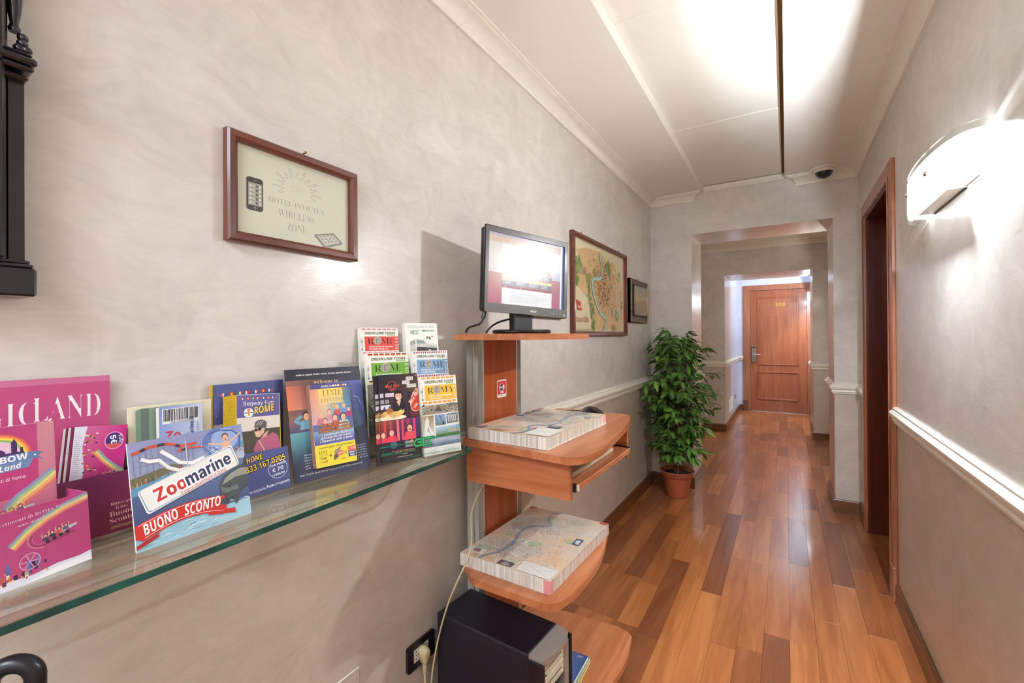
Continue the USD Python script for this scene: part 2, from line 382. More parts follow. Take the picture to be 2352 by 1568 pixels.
class Print:
    """Flat coloured shapes on one plane, each layer a hair above the last; built as one mesh for pictures and one for lettering."""
    def __init__(self, O, U, V, N, w, h, step=1.2e-5, lift=2e-4):
        self.O, self.U, self.V, self.N = (np.asarray(x, float) for x in (O, U, V, N)); self.w, self.h = w, h
        self.z, self.step = lift, step; self.b = {'picture': ([], [], []), 'lettering': ([], [], [])}; self.n = {'picture': 0, 'lettering': 0}
    def raw(self, v2, f, col, which='picture', same=False):
        if not same: self.z += self.step
        v2 = np.asarray(v2, float); V = self.O + v2[:, :1] * self.U + v2[:, 1:2] * self.V + self.z * self.N
        c = np.asarray(col, float)
        c = np.tile(lin(c), (len(V), 1)) if c.ndim == 1 else np.array([lin(x) for x in c])
        B = self.b[which]; B[0].append(V); B[1].append(np.asarray(f, int) + self.n[which]); B[2].append(c); self.n[which] += len(V)
    def shape(self, g, col, which='picture', same=False):
        first = True
        for p in getattr(g, 'geoms', [g]):
            if p.geom_type != 'Polygon' or p.is_empty or p.area < 1e-12: continue
            try: vv, ff = trimesh.creation.triangulate_polygon(p, engine='earcut')
            except Exception: continue
            self.raw(vv, ff, col, which, same=same or not first); first = False
        return self
    def clip(self, g): return g.intersection(sbox(0, 0, self.w, self.h))
    def rect(self, x0, y0, x1, y1, col, **k): self.raw([(x0, y0), (x1, y0), (x1, y1), (x0, y1)], [(0, 1, 2), (0, 2, 3)], col, **k)
    def grad(self, x0, y0, x1, y1, bl, br, tr, tl): self.raw([(x0, y0), (x1, y0), (x1, y1), (x0, y1)], [(0, 1, 2), (0, 2, 3)], [bl, br, tr, tl])
    def poly(self, pts, col, **k): self.shape(self.clip(Polygon(pts).buffer(0)), col, **k)
    def circle(self, x, y, r, col, ry=None, clip=True, **k):
        g = affinity.scale(Point(x, y).buffer(1, 14), r, ry or r); self.shape(self.clip(g) if clip else g, col, **k)
    def ring(self, x, y, r, t, col, ry=None):
        o = affinity.scale(Point(x, y).buffer(1, 16), r, ry or r); i = affinity.scale(Point(x, y).buffer(1, 16), r - t, (ry or r) - t); self.shape(self.clip(o.difference(i)), col)
    def line(self, pts, w, col, **k): self.shape(self.clip(LineString(pts).buffer(w / 2, cap_style=2, join_style=1, quad_segs=4)), col, **k)
    def text(self, s, x, y, size, col, kind='sans', width=None, rot=0, shear=0, align='l', thin=0.0, outline=None, ow=.08, bend=0.0, ysc=1.0):
        g = text_shape(s, kind, thin); b = g.bounds
        W = b[2] - b[0]; sx = size if width is None else width / W
        g = affinity.affine_transform(g, [sx, shear * size, 0, size * ysc, -b[0] * sx, 0])
        if bend:
            from shapely.ops import transform
            w2 = W * sx
            g = transform(lambda X, Y, Z=None: (X, np.asarray(Y) + bend * (1 - ((np.asarray(X) / w2) * 2 - 1) ** 2)), g)
        dx = {'l': 0, 'c': -W * sx / 2, 'r': -W * sx}[align]
        g = affinity.translate(g, dx, 0)
        if rot: g = affinity.rotate(g, rot, origin=(0, 0))
        g = affinity.translate(g, x, y).buffer(0)
        if outline is not None: self.shape(self.clip(g.buffer(ow * size)), outline, 'lettering')
        self.shape(self.clip(g), col, 'lettering')
    def lines(self, x0, y0, w, n, dy, th, col, rng=None, align='l', ragged=.35):
        """rows of small print too fine to read"""
        R = rng or RNG
        self.z += self.step
        for i in range(n):
            y = y0 - i * dy; L = w * (1 - ragged * R.random()); x = x0 if align == 'l' else x0 + (w - L) / 2 if align == 'c' else x0 + w - L
            e = x + L
            while x < e - th:
                l = th * R.uniform(1.5, 5); self.rect(x, y, min(x + l, e), y + th, col, which='lettering', same=True); x += l + th * .7
    def done(self, thing, under=None, mat='print', pic='picture', let='lettering'):
        for k, nm in (('picture', pic), ('lettering', let)):
            if self.n[k]:
                V, F, C = (np.vstack(x) for x in self.b[k])
                thing.add(nm, TM(V, F), mat, colors=C, under=under, kind='stuff' if k == 'lettering' else None)

# ================================================================== THE SETTING
W, YA, YT, YM, YS, YB = 1.484, 4.039, 4.518, 6.675, 7.40, 8.72
X1, X2, ZO = .345, 1.330, 2.164            # first opening
MX1, MX2, ZM = .317, 1.315, 2.119          # second opening
FX1, FX2 = .312, 1.394                     # far corridor
YN, ZC, ZD, HB = -2.6, 2.51, .905, .095    # lobby end, ceiling, dado line, skirting height
DY0, DY1, DZ = 2.885, 3.725, 2.075         # door on the right

def two_tone(name, pieces, label, lower='stucco_dado', upper='stucco', part='wall_panel'):
    """a wall in two paints that meet behind the chair rail"""
    t = T(name, label, 'wall', kind='structure')
    up, lo = [], []
    for (x0, x1, y0, y1, z0, z1) in pieces:
        if z1 > ZD: up.append(bx(x0, x1, y0, y1, max(z0, ZD), z1))
        if z0 < ZD: lo.append(bx(x0, x1, y0, y1, z0, min(z1, ZD)))
    if up: t.add('upper_wall', cat(up), upper)
    if lo: t.add('dado', cat(lo), lower, label='darker stucco below the chair rail')
    return t
H = 2.7
two_tone('wall_left', [(-.15, 0, YN, YM, 0, H)], 'long left wall of pale polished stucco behind the leaflet shelf')
two_tone('wall_right', [(W, W + .15, YN, DY0, 0, H), (W, W + .15, DY1, YM, 0, H), (W, W + .15, DY0, DY1, DZ, H)], 'right wall of polished stucco with the wall lamp')
two_tone('wall_back', [(0, X1, YA, YT, 0, H), (X2, W, YA, YT, 0, H), (X1, X2, YA, YT, ZO, H)], 'cross wall with an opening behind the potted tree')
two_tone('wall_middle', [(0, MX1, YM, YS, 0, H), (MX2, W, YM, YS, 0, H), (MX1, MX2, YM, YS, ZM, H)], 'second cross wall with a smaller opening, in shade')
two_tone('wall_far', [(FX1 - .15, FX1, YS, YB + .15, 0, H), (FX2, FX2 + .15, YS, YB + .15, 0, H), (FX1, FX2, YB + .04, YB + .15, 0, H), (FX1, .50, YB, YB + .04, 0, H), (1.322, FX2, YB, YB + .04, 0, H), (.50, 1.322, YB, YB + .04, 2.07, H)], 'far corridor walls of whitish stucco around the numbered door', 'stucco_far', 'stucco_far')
two_tone('wall_near', [(-.15, W + .15, YN - .15, YN, 0, H)], 'lobby wall behind the camera')

# --- ceiling: side strips hang lower than the panelled middle
t = T('ceiling', 'cream plasterboard ceiling with a raised panelled middle strip', 'ceiling', kind='structure')
XL, XG0, XG1, ZP = .445, 1.010, 1.027, 2.556
edge = Polygon([(0, ZC), (XL - .006, ZC), (XL, ZC + .006), (XL, 2.66), (0, 2.66)])
def along_y(poly, y0, y1):
    m = extrude(poly, y1 - y0); v = m.vertices.copy(); m.vertices = np.stack([v[:, 0], y0 + v[:, 2], v[:, 1]], 1); m.fix_normals(); return m
t.add('side_strip', along_y(edge, YN, YA), 'ceiling_paint')
t.add('side_strip', along_y(Polygon([(XG1, ZC), (W, ZC), (W, 2.66), (XG1, 2.66)]), YN, YA), 'ceiling_paint')
ys = [YN, -1.7, -.55, .60, 1.742, 2.854, YA]
for a, b in zip(ys[:-1], ys[1:]):
    t.add('panel', bx(XL, XG0, a + .0008, b - .0008, ZP + (.0015 if a in (1.742,) else 0), ZP + .016, .001), 'ceiling_paint')
t.add('backing', bx(XL, XG1, YN, YA, 2.5745, 2.60), 'gap_brown')
t.add('corridor_ceiling', cat([bx(0, W, YT, YM, ZC, 2.66), bx(FX1, FX2, YS, YB + .1, ZC, 2.66)]), 'ceiling_paint')

# --- floor: parquet strips, each a plank of its own
t = T('floor', 'reddish brown parquet floor of strips running along the corridor', 'floor', kind='structure')
t.add('screed', bx(-.15, W + .3, YN - .1, YB + .2, -.06, -.012), 'gap_brown')
fr = np.random.default_rng(21)
x_of = lambda k: .262 + .0965 * k
fixed = {0: [(2.40, 'e'), (3.36, 'c')], 2: [(1.95, 'e'), (2.70, 'c'), (3.2, 'b')], 3: [(1.90, 'd'), (2.44, 'd')], 4: [(1.5, 'd'), (2.437, 'e'), (2.93, 'e'), (3.60, 'd')],
         5: [(1.6, 'd'), (2.05, 'c'), (2.9, 'd')], 6: [(1.35, 'b'), (2.08, 'c'), (2.9, 'd'), (3.69, 'c')], 7: [(1.75, 'a'), (2.23, 'c'), (3.05, 'c'), (3.71, 'd')], 8: [(1.6, 'd'), (2.24, 'c'), (2.985, 'e'), (3.71, 'b')],
         9: [(1.5, 'c'), (2.46, 'c'), (3.2, 'c')], 10: [(1.8, 'd'), (2.85, 'e'), (3.78, 'b')], 11: [(1.7, 'c'), (2.45, 'b'), (3.1, 'a'), (3.8, 'b')], 12: [(1.9, 'b'), (2.86, 'a'), (3.5, 'b')], 1: [(1.98, 'd'), (2.37, 'b'), (2.95, 'c'), (3.5, 'b')], -1: [(2.0, 'b'), (2.9, 'c'), (3.4, 'b')], -2: [(2.0, 'c'), (2.45, 'a'), (3.3, 'b')]}
near, rest = [], []
for k in range(-3, 14):
    a, b = max(x_of(k), 0.0), min(x_of(k + 1), 1.66)
    if b - a < .01: continue
    cuts = []; y = YN + fr.uniform(0, .5); tone0 = 'c'
    while y < YB + .15: cuts.append([y, 'abcd'[fr.choice(4, p=[.22, .3, .3, .18])]]); y += fr.uniform(.42, .66)
    if k in fixed:
        lo, hi = fixed[k][0][0], fixed[k][-1][0] + .5
        cuts = [c for c in cuts if c[0] < lo - .15 or c[0] > hi] + [list(c) for c in fixed[k]]
    cuts.sort(); cuts = [[YN, 'b']] + [c for c in cuts if c[0] > YN + .05] + [[YB + .19, 'b']]
    for (y0, tn), (y1, _) in zip(cuts[:-1], cuts[1:]):
        for xa, xb in ([(a, b)] if not (a < W < b and False) else [(a, b)]):
            if b > W + .001 and not (y0 < DY1 and y1 > DY0): xb = min(b, W); 
            if xb - xa < .004: continue
            m = bx(xa + .0002, xb - .0002, y0 + .0003, y1 - .0003, -.012, fr.uniform(-.0002, .0002), .0005)
            (near if y0 > 1.0 and y0 < YB else rest).append((m, f'parquet_{tn}'))
near.sort(key=lambda q: q[0].bounds[0][1])
for m, mt in near[:290]: t.add('plank', m, mt)
rest += near[290:]
for c in 'abcde':
    g = [m for m, mt in rest if mt == f'parquet_{c}']
    if g: t.add('distant_planks', cat(g), f'parquet_{c}', kind='stuff')

# --- mouldings
base_prof = [(0, 0), (.014, 0), (.014, HB - .008), (.010, HB - .001), (.006, HB), (0, HB)]
rail_prof = [(0, .868), (.010, .868), (.012, .879), (.019, .884), (.017, .892), (.013, .896), (.024, .902), (.030, .914), (.030, .922), (.023, .932), (.014, .937), (.017, .943), (.010, .949), (0, .949)]
crown_prof = [(0, 2.443), (.013, 2.443), (.015, 2.451), (.013, 2.456), (.018, 2.462), (.027, 2.478), (.042, 2.490), (.058, 2.495), (.063, 2.497), (.063, 2.502), (.074, 2.504), (.076, 2.51), (0, 2.51)]
def mould(name, kindlabel, prof, mat_, runs, label, cat_):
    t = T(name, label, cat_, kind='structure')
    for r in runs: t.add(kindlabel, moulding(prof, *r), mat_, smooth=28)
mould('baseboard_left', 'skirting_board', base_prof, 'skirting', [('y', 0, 1, YN, YA, 0, 1)], 'dark brown wooden skirting along the left wall', 'skirting')
mould('baseboard_right', 'skirting_board', base_prof, 'skirting', [('y', W, -1, YN, DY0 - .085, 0, 0), ('y', W, -1, DY1 + .085, YA, 0, 1)], 'dark brown wooden skirting along the right wall', 'skirting')
mould('baseboard_back', 'skirting_board', base_prof, 'skirting_x', [('x', YA, -1, 0, X1, 1, -1), ('y', X1, 1, YA, YT, -1, -1), ('x', YA, -1, X2, W, -1, 1), ('y', X2, -1, YA, YT, -1, -1)], 'golden brown skirting around the cross wall opening', 'skirting')
mould('baseboard_middle', 'skirting_board', base_prof, 'skirting_x', [('x', YM, -1, 0, MX1, 0, -1), ('y', MX1, 1, YM, YB, -1, 1), ('x', YM, -1, MX2, W, -1, 0), ('y', MX2, -1, YM, YS, -1, 0), ('y', FX2, -1, YS, YB, 0, 1), ('x', YB, -1, FX1, .39, 1, 0)], 'brown skirting around the second opening and far corridor', 'skirting')
mould('trim_1', 'chair_rail', rail_prof, 'white_gloss', [('y', 0, 1, YN, YA, 0, 1)], 'white chair rail along the left wall', 'chair rail')
mould('trim_2', 'chair_rail', rail_prof, 'white_gloss', [('y', W, -1, YN, 2.812, 0, 0), ('y', W, -1, 3.812, YA, 0, 1)], 'white chair rail along the right wall up to the door casing', 'chair rail')
mould('trim_3', 'chair_rail', rail_prof, 'white_gloss', [('x', YA, -1, 0, X1, 1, -1), ('y', X1, 1, YA, YT, -1, -1), ('x', YA, -1, X2, W, -1, 1), ('y', X2, -1, YA, YT, -1, -1)], 'white chair rail wrapped around both piers of the opening', 'chair rail')
mould('trim_4', 'chair_rail', rail_prof, 'white_gloss', [('x', YM, -1, 0, MX1, 0, -1), ('y', MX1, 1, YM, YB, -1, 1), ('x', YM, -1, MX2, W, -1, 0), ('y', MX2, -1, YM, YS, -1, 0), ('y', FX2, -1, YS, YB, 0, 1), ('x', YB, -1, FX1, .39, 1, 0)], 'white chair rail of the second opening and the far corridor', 'chair rail')
mould('trim_5', 'crown', crown_prof, 'white_gloss', [('y', 0, 1, YN, YA, 0, 1)], 'white crown moulding along the left wall', 'crown moulding')
mould('trim_6', 'crown', crown_prof, 'white_gloss', [('y', W, -1, YN, YA, 0, 1)], 'white crown moulding along the right wall', 'crown moulding')
mould('trim_7', 'crown', crown_prof, 'white_gloss', [('x', YA, -1, 0, .355, 1, -1)], 'short white crown moulding on the cross wall, left of the raised ceiling', 'crown moulding')
mould('trim_8', 'crown', crown_prof, 'white_gloss', [('x', YA, -1, 1.115, W, -1, 1)], 'short white crown moulding on the cross wall below the dome camera', 'crown moulding')
flat_prof = [(0, 2.508), (.012, 2.508), (.016, 2.514), (.016, 2.520), (.022, 2.526), (.022, 2.548), (0, 2.548)]
mould('trim_9', 'lath', flat_prof, 'white_gloss', [('x', YA, -1, XL, XG1, 0, 0)], 'thin white lath where the raised ceiling meets the cross wall', 'moulding')
mould('trim_10', 'crown', crown_prof, 'white_gloss', [('x', YM, -1, 0, W, 0, 1), ('y', W, -1, YT, YM, 0, 1)], 'crown moulding above the second opening', 'crown moulding')

# --- door on the right wall: casing, dark reddish reveal and a leaf set back
t = T('door_1', 'dark reddish wooden doorway with paler casing in the right wall', 'door', kind='structure')
cw, ct = .085, .016
def casing(y0, y1, z0, z1): return bx(W - ct, W, y0, y1, z0, z1, .003)
t.add('casing', casing(DY0 - cw, DY0, 0, DZ + cw), 'casing'); t.add('casing', casing(DY1, DY1 + cw, 0, DZ + cw), 'casing'); t.add('casing', casing(DY0, DY1, DZ, DZ + cw), 'casing')
for (y0, y1, z0, z1) in ((DY0 - .012, DY0, 0, DZ + .012), (DY1, DY1 + .012, 0, DZ + .012), (DY0, DY1, DZ, DZ + .012)):
    t.add('casing_bead', bx(W - ct - .005, W - ct, y0, y1, z0, z1, .002), 'casing')
t.add('reveal', bx(W - .004, W + .17, DY1 - .018, DY1, 0, DZ), 'door_red'); t.add('reveal', bx(W - .004, W + .17, DY0, DY0 + .018, 0, DZ), 'door_red'); t.add('reveal', bx(W - .004, W + .17, DY0 + .018, DY1 - .018, DZ - .018, DZ), 'door_red')
t.add('leaf', bx(W + .125, W + .165, DY0 + .018, DY1 - .018, .004, DZ - .018, .003), 'door_red')
t.add('plinth_block', bx(W - ct - .006, W, DY0 - cw - .004, DY0 - .004, 0, .17, .003), 'casing')

# --- numbered door at the end
t = T('door_2', 'light cherry panelled room door numbered 106 at the corridor end', 'door', kind='structure')
yd = YB
for a in ((.388, .50, 0, 2.07), (1.322, 1.376, 0, 2.07), (.388, 1.376, 2.07, 2.157)):
    t.add('casing', bx(a[0], a[1], yd - .02, yd, a[2], a[3], .003), 'casing')
t.add('casing_block', bx(.385, .455, yd - .034, yd - .02, 0, .18, .002), 'skirting')
t.add('leaf', bx(.503, 1.319, yd + .002, yd + .038, .006, 2.066, .002), 'door_cherry')
for z0, z1, xa, xb in ((.792, 1.955, .602, 1.204), (.205, .685, .602, 1.206)):
    pr_ = [(0, 0), (.022, 0), (.022, .004), (.016, .011), (.008, .011), (0, .004)]
    for (x0, x1, za, zb) in ((xa, xb, z0, z0 + .022), (xa, xb, z1 - .022, z1), (xa, xa + .022, z0 + .022, z1 - .022), (xb - .022, xb, z0 + .022, z1 - .022)):
        t.add('panel_moulding', bx(x0, x1, yd - .010, yd + .003, za, zb, .004), 'door_cherry')
lk = t.add('lock_plate', bx(.520, .580, yd - .020, yd + .002, .84, 1.115, .006), 'chrome', label='electronic lock plate with a dark card slot')
t.add('card_slot', bx(.532, .568, yd - .024, yd - .018, 1.085, 1.108, .002), 'hole_black', under=lk)
t.add('handle', cat([tube([(.555, yd - .02, .975), (.555, yd - .06, .975), (.58, yd - .065, .975), (.655, yd - .065, .968)], .010, 10), bx(.535, .575, yd - .026, yd - .018, .955, .995, .004)]), 'chrome', under=lk, smooth=40)
from_text = lambda s, h, kind='bold': extrude(text_shape(s, kind) if text_shape(s, kind).geom_type == 'Polygon' else text_shape(s, kind), .06) if text_shape(s, kind).geom_type == 'Polygon' else cat([extrude(g, .06) for g in text_shape(s, kind).geoms])
m = from_text('106', 1); m.vertices *= .06; m = xf(m, (.868, yd + .001, 1.79), (1, 0, 0), (0, 0, 1), (0, -1, 0)); t.add('number', m, 'brass')
t.add('threshold', bx(.50, 1.322, yd - .02, yd + .04, 0, .006), 'aluminium')

# --- door in the shaded middle stretch, seen as a sliver
t = T('door_3', 'brown door casing glimpsed past the right pier of the opening', 'door', kind='structure')
for (y0, y1, z0, z1) in ((5.45, 5.53, 0, 2.2), (6.33, 6.41, 0, 2.2), (5.53, 6.33, 2.12, 2.2)):
    t.add('casing', bx(W - .018, W, y0, y1, z0, z1, .003), 'door_red')
t.add('leaf', bx(W - .008, W, 5.53, 6.33, 0, 2.12), 'door_red')

# ================================================================== WALL LAMP AND UNSEEN LIGHTS
def sconce(label, y, z0, x_wall, sgn, sfx, group=None):
    """bowed glass band in front of a slim plate; sgn -1: the wall faces -X"""
    t = T('wall_lamp', label, 'wall lamp', (x_wall, y, z0 + .07), group)
    L, D, hgt = .31, .088, .145
    th = np.linspace(0, np.pi, 41)
    sx = lambda s, d=D: d * np.sign(np.sin(s)) * np.abs(np.sin(s)) ** .62
    def band(za, zb, d, off=.0, tk=.004):
        o = np.array([(x_wall + sgn * (.006 + sx(s, d)), y - (L - off) * math.cos(s)) for s in th])
        i = np.array([(x_wall + sgn * (.006 + max(sx(s, d) - tk, 0)), y - (L - off - tk) * math.cos(s)) for s in th])
        n = len(th); V = np.vstack([np.c_[o, np.full(n, za)], np.c_[o, np.full(n, zb)], np.c_[i, np.full(n, zb)], np.c_[i, np.full(n, za)]]); F = []
        for r in range(4):
            a, b = r * n, ((r + 1) % 4) * n
            for k in range(n - 1): F += [(a + k, a + k + 1, b + k + 1), (a + k, b + k + 1, b + k)]
        m = TM(V, F); m.fix_normals(); return m
    t.add('frosted_band', band(z0 + .022, z0 + hgt - .020, D, .002, .002), 'shade' + sfx, smooth=40, label='glowing white frosted band of the lamp glass')
    t.add('glass_rim', band(z0, z0 + .022, D), 'rim_glass', smooth=40); t.add('glass_rim', band(z0 + hgt - .020, z0 + hgt, D), 'rim_glass', smooth=40)
    t.add('back_plate', bx(x_wall, x_wall + sgn * .012, y - .235, y + .235, z0 + .028, z0 + .118, .002), 'white_gloss')
    t.add('reflector', cat([bx(x_wall, x_wall + sgn * .044, y - .10, y + .235, z0 + .024, z0 + .027), bx(x_wall, x_wall + sgn * .066, y - .235, y + .235, z0 + .122, z0 + .125)]), 'white_gloss')  # lower lamp plate, and an upper one added to hold light off the ceiling
    t.add('plate_edge', bx(x_wall, x_wall + sgn * .004, y - .10, y + .235, z0 + .020, z0 + .024), 'dark_metal')
    for q in (-.12, .12):
        xs = sx(np.arccos(-q / L)); t.add('screw', ball((x_wall + sgn * (.010 + xs), y + q, z0 + .075), .008, 2), 'chrome', smooth=True)
    for q in (-.285, .285): t.add('bracket', bx(x_wall, x_wall + sgn * .03, y + q - .006, y + q + .006, z0 + .045, z0 + .10, .002), 'chrome')
    t.add('bulb', tube([(x_wall + sgn * .050, y - .085, z0 + .075), (x_wall + sgn * .050, y - .015, z0 + .075)], .007, 10), 'bulb' + sfx)
    return t
sconce('curved glass wall lamp shining white on the right wall', 1.90, 1.705, W, -1, '_warm')
t = T('ceiling_light', 'added square fill light at the ceiling behind the camera, out of view', 'ceiling light', (.74, -1.45, ZC))  # added as soft fill for the left wall and the shadows
t.add('frame', cat([bx(.20, 1.28, -2.0, -1.97, ZC - .04, ZC), bx(.20, 1.28, -.93, -.90, ZC - .04, ZC), bx(.20, .23, -1.97, -.93, ZC - .04, ZC), bx(1.25, 1.28, -1.97, -.93, ZC - .04, ZC)]), 'white_gloss')
t.add('diffuser', bx(.23, 1.25, -1.97, -.93, ZC - .03, ZC - .01), 'panel_glow')
sconce('added dim warm fill lamp, unseen in the middle stretch on the right', 5.05, 1.72, W, -1, '_dim')  # added to brighten the dark middle stretch
sconce('cool white lamp out of view on the right, placed to light the far corridor', 8.0, 1.80, FX2, -1, '_cool')  # out of view, lights the far corridor walls and door

# ================================================================== THE KIOSK AND WHAT STANDS ON IT
def rp(pts):
    """outline: rounded where a radius is given, a smooth bow through the points without one"""
    from scipy.interpolate import CubicSpline
    out, i = [], 0; n = len(pts)
    while i < n:
        j = i
        while j < n and len(pts[j]) == 2: j += 1
        if j - i >= 2:
            q = np.array([p[:2] for p in pts[i:j]]); tt = np.r_[0, np.cumsum(np.linalg.norm(np.diff(q, axis=0), axis=1))]
            out += [(*p, 0) for p in (CubicSpline(tt, q)(np.linspace(0, tt[-1], 16)) if j - i > 2 else q)]
        elif j > i: out.append((*pts[i], 0))
        if j < n: out.append(pts[j]); j += 1
        i = j
    return round_poly([p[:2] for p in out], [p[2] for p in out], 10)
t = T('computer_kiosk', 'cherry and grey internet kiosk with keyboard drawer, shelf and base', 'computer desk', (.30, 1.45, 0))
t.add('column_body', bx(.031, .105, 1.297, 1.554, 0, 1.291, .002), 'grey_laminate')
t.add('column_panel', bx(.104, .1085, 1.302, 1.523, .03, 1.290), 'cherry_z', label='reddish upright panel of the column')
t.add('corner_trim', bx(.084, .1095, 1.2945, 1.302, 0, 1.291, .002), 'aluminium'); t.add('corner_trim', bx(.088, .111, 1.523, 1.5565, 0, 1.291, .003), 'aluminium')
t.add('corner_trim', bx(.060, .066, 1.2945, 1.2975, 0, 1.291, .001), 'aluminium')
t.add('top_shelf', slab(rp([(.036, 1.235, .01), (.09, 1.155, .02), (.378, 1.146, .045), (.386, 1.24), (.388, 1.38), (.375, 1.55), (.35, 1.71, .04), (.10, 1.73, .03), (.036, 1.62, .01)]), 1.291, 1.3105, .002), 'cherry_y', smooth=35)
t.add('desk_top', slab(rp([(.112, 1.172), (.535, 1.126, .05), (.553, 1.20), (.557, 1.28), (.549, 1.373), (.525, 1.577), (.490, 1.782), (.455, 1.885, .05), (.112, 1.892)]), .943, .965, .002), 'cherry_y', smooth=35)
t.add('side_panel', bx(.112, .491, 1.190, 1.208, .820, .943, .001), 'cherry_x'); t.add('side_panel', bx(.112, .491, 1.733, 1.751, .820, .943, .001), 'cherry_x')
t.add('rear_panel', bx(.112, .128, 1.208, 1.733, .820, .943), 'cherry_y')
dr = t.add('keyboard_tray', bx(.20, .507, 1.216, 1.722, .845, .863, .0015), 'cherry_y')
for y0, y1 in ((1.208, 1.216), (1.722, 1.733)):
    t.add('drawer_slide', bx(.18, .500, y0, y1, .842, .866), 'dark_metal', under=dr)
t.add('slide_screw', tube([(.499, 1.2125, .853), (.503, 1.2125, .853)], .003, 10), 'chrome', under=dr); t.add('slide_screw', tube([(.499, 1.727, .853), (.503, 1.727, .853)], .003, 10), 'chrome', under=dr)
t.add('worn_edge', bx(.490, .5085, 1.2145, 1.2185, .8445, .8635, .0015), 'beige_plastic', under=dr, label='chipped pale corner of the tray')
t.add('lower_shelf', slab(rp([(.112, 1.165, .045), (.20, 1.098, .04), (.480, 1.096, .05), (.501, 1.18), (.505, 1.28), (.495, 1.42), (.465, 1.56), (.44, 1.655, .035), (.112, 1.66, .03)]), .538, .560, .002), 'cherry_y', smooth=35)
t.add('shelf_bracket', bx(.1095, .13, 1.40, 1.50, .49, .538, .003), 'grey_laminate')
t.add('base_plate', slab(rp([(.04, 1.312, .02), (.49, 1.312, .03), (.508, 1.50), (.516, 1.60), (.510, 1.68), (.492, 1.775, .035), (.43, 1.795, .03), (.03, 1.765, .04), (.03, 1.5)]), .078, .100, .002), 'cherry_y', smooth=35)
for fx, fy in ((.10, 1.36), (.44, 1.36), (.10, 1.70), (.43, 1.70)):
    t.add('foot', lathe([(0, 0), (.022, 0), (.024, .004), (.018, .02), (.016, .078), (0, .078)], (fx, fy, 0), 16), 'black_plastic', smooth=30)
# sticker on the column
t = T('wifi_sticker', 'red and white wifi zone sticker on the column of the kiosk', 'sticker', (.1086, 1.416, 1.10))
O = np.array((.1087, 1.384, 1.072)); sw, sh_ = .064, .067
back = affinity.translate(sbox(0, 0, sw, sh_).buffer(-.008).buffer(.008, quad_segs=6), 0, 0)
t.add('film', xf(extrude(back, .0003), O, (0, 1, 0), (0, 0, 1), (1, 0, 0)), 'white_plastic')
P = Print(O, (0, 1, 0), (0, 0, 1), (1, 0, 0), sw, sh_, lift=.0004)
P.shape(sbox(.003, .012, sw - .003, sh_ - .006).buffer(-.005).buffer(.005, quad_segs=5), (214, 52, 62))
for g, c in ((.0, (255, 255, 255)), (-.0015, (24, 18, 20))):
    P.shape(union_all([sbox(.014, .029, .050, .048).buffer(-.006).buffer(.006 + g, quad_segs=6), affinity.scale(Point(.032, .0385).buffer(1, 12), .012 + g, .0155 + g)]), c)
P.shape(sbox(.034, .032, .0475, .045).buffer(-.002).buffer(.002), (250, 250, 250))
P.text('Wi', .0165, .0345, .0075, (255, 255, 255), 'bold'); P.text('Fi', .0365, .0345, .0075, (24, 18, 20), 'bold'); P.text('ZONE', .032, .0165, .0068, (255, 255, 255), 'bold', width=.022, align='c')
P.lines(.018, .0055, .03, 1, .003, .0018, (220, 90, 90)); P.lines(.02, .0632, .024, 1, .003, .0012, (120, 120, 120)); P.done(t)

# ------------------------------------------------------------------ monitor
t = T('computer_monitor', 'black flat computer monitor showing a hotel web page on the kiosk', 'monitor', (.24, 1.40, 1.311))
U = np.array((.338, .940, -.040)); U /= np.linalg.norm(U); Nn = np.array((U[1], -U[0], 0)); Nn /= np.linalg.norm(Nn); Vv = np.cross(Nn, U); Vv /= np.linalg.norm(Vv)
O = np.array((.183, 1.193, 1.386)); mw, mh = .380, .286
loc = lambda m: xf(m, O, U, Vv, Nn)
t.add('rear_housing', loc(bx(.001, mw - .001, .001, mh - .001, -.030, -.002, .006)), 'black_plastic')
t.add('rear_bulge', loc(bx(.08, mw - .08, .05, mh - .05, -.052, -.028, .012)), 'black_plastic')
sx0, sx1, sy0, sy1 = .013, mw - .014, .030, mh - .017
bez = sbox(0, 0, mw, mh).buffer(-.005).buffer(.005).difference(sbox(sx0, sy0, sx1, sy1))
fr_ = t.add('bezel', loc(extrude(bez, .006)), 'bezel_grey', label='glossy grey bezel with the maker name and small buttons')
t.add('bezel_outline', loc(cat([bx(-.0008, mw + .0008, mh - .0005, mh + .0018, -.004, .0062), bx(-.001, .0004, 0, mh, -.004, .0062), bx(mw - .0004, mw + .001, 0, mh, -.004, .0062)])), 'black_plastic')
P = Print(O + .0062 * Nn, U, Vv, Nn, mw, mh, lift=.0002)
P.text('ASUS', mw * .56, .010, .0062, (236, 234, 230), 'bold_italic', width=.030, align='c')
for i in range(5): P.circle(mw - .085 + i * .017, .0125, .0016, (230, 230, 236), ry=.0014)
P.rect(mw * .715, .010, mw * .722, .016, (40, 38, 40)); P.done(t, under=fr_, pic='button_marks')
t.add('power_light', loc(ball((mw - .012, .0075, .0065), .0022, 2)), 'led_blue', under=fr_)
t.add('screen_panel', loc(bx(sx0 - .002, sx1 + .002, sy0 - .002, sy1 + .002, -.003, -.0015)), 'black_plastic')
sw, sh_ = sx1 - sx0, sy1 - sy0
P = Print(O + sx0 * U + sy0 * Vv - .0013 * Nn, U, Vv, Nn, sw, sh_, lift=.0001)
fx = lambda a: a * sw
fy = lambda a: a * sh_
P.grad(0, 0, sw, fy(.44), (206, 110, 138), (196, 110, 150), (190, 130, 130), (196, 138, 122))
P.grad(0, fy(.44), sw, fy(.87), (224, 206, 200), (190, 192, 212), (196, 196, 214), (238, 226, 212))
P.grad(0, fy(.87), sw, fy(.965), (232, 200, 176), (176, 124, 112), (190, 138, 120), (234, 206, 186))
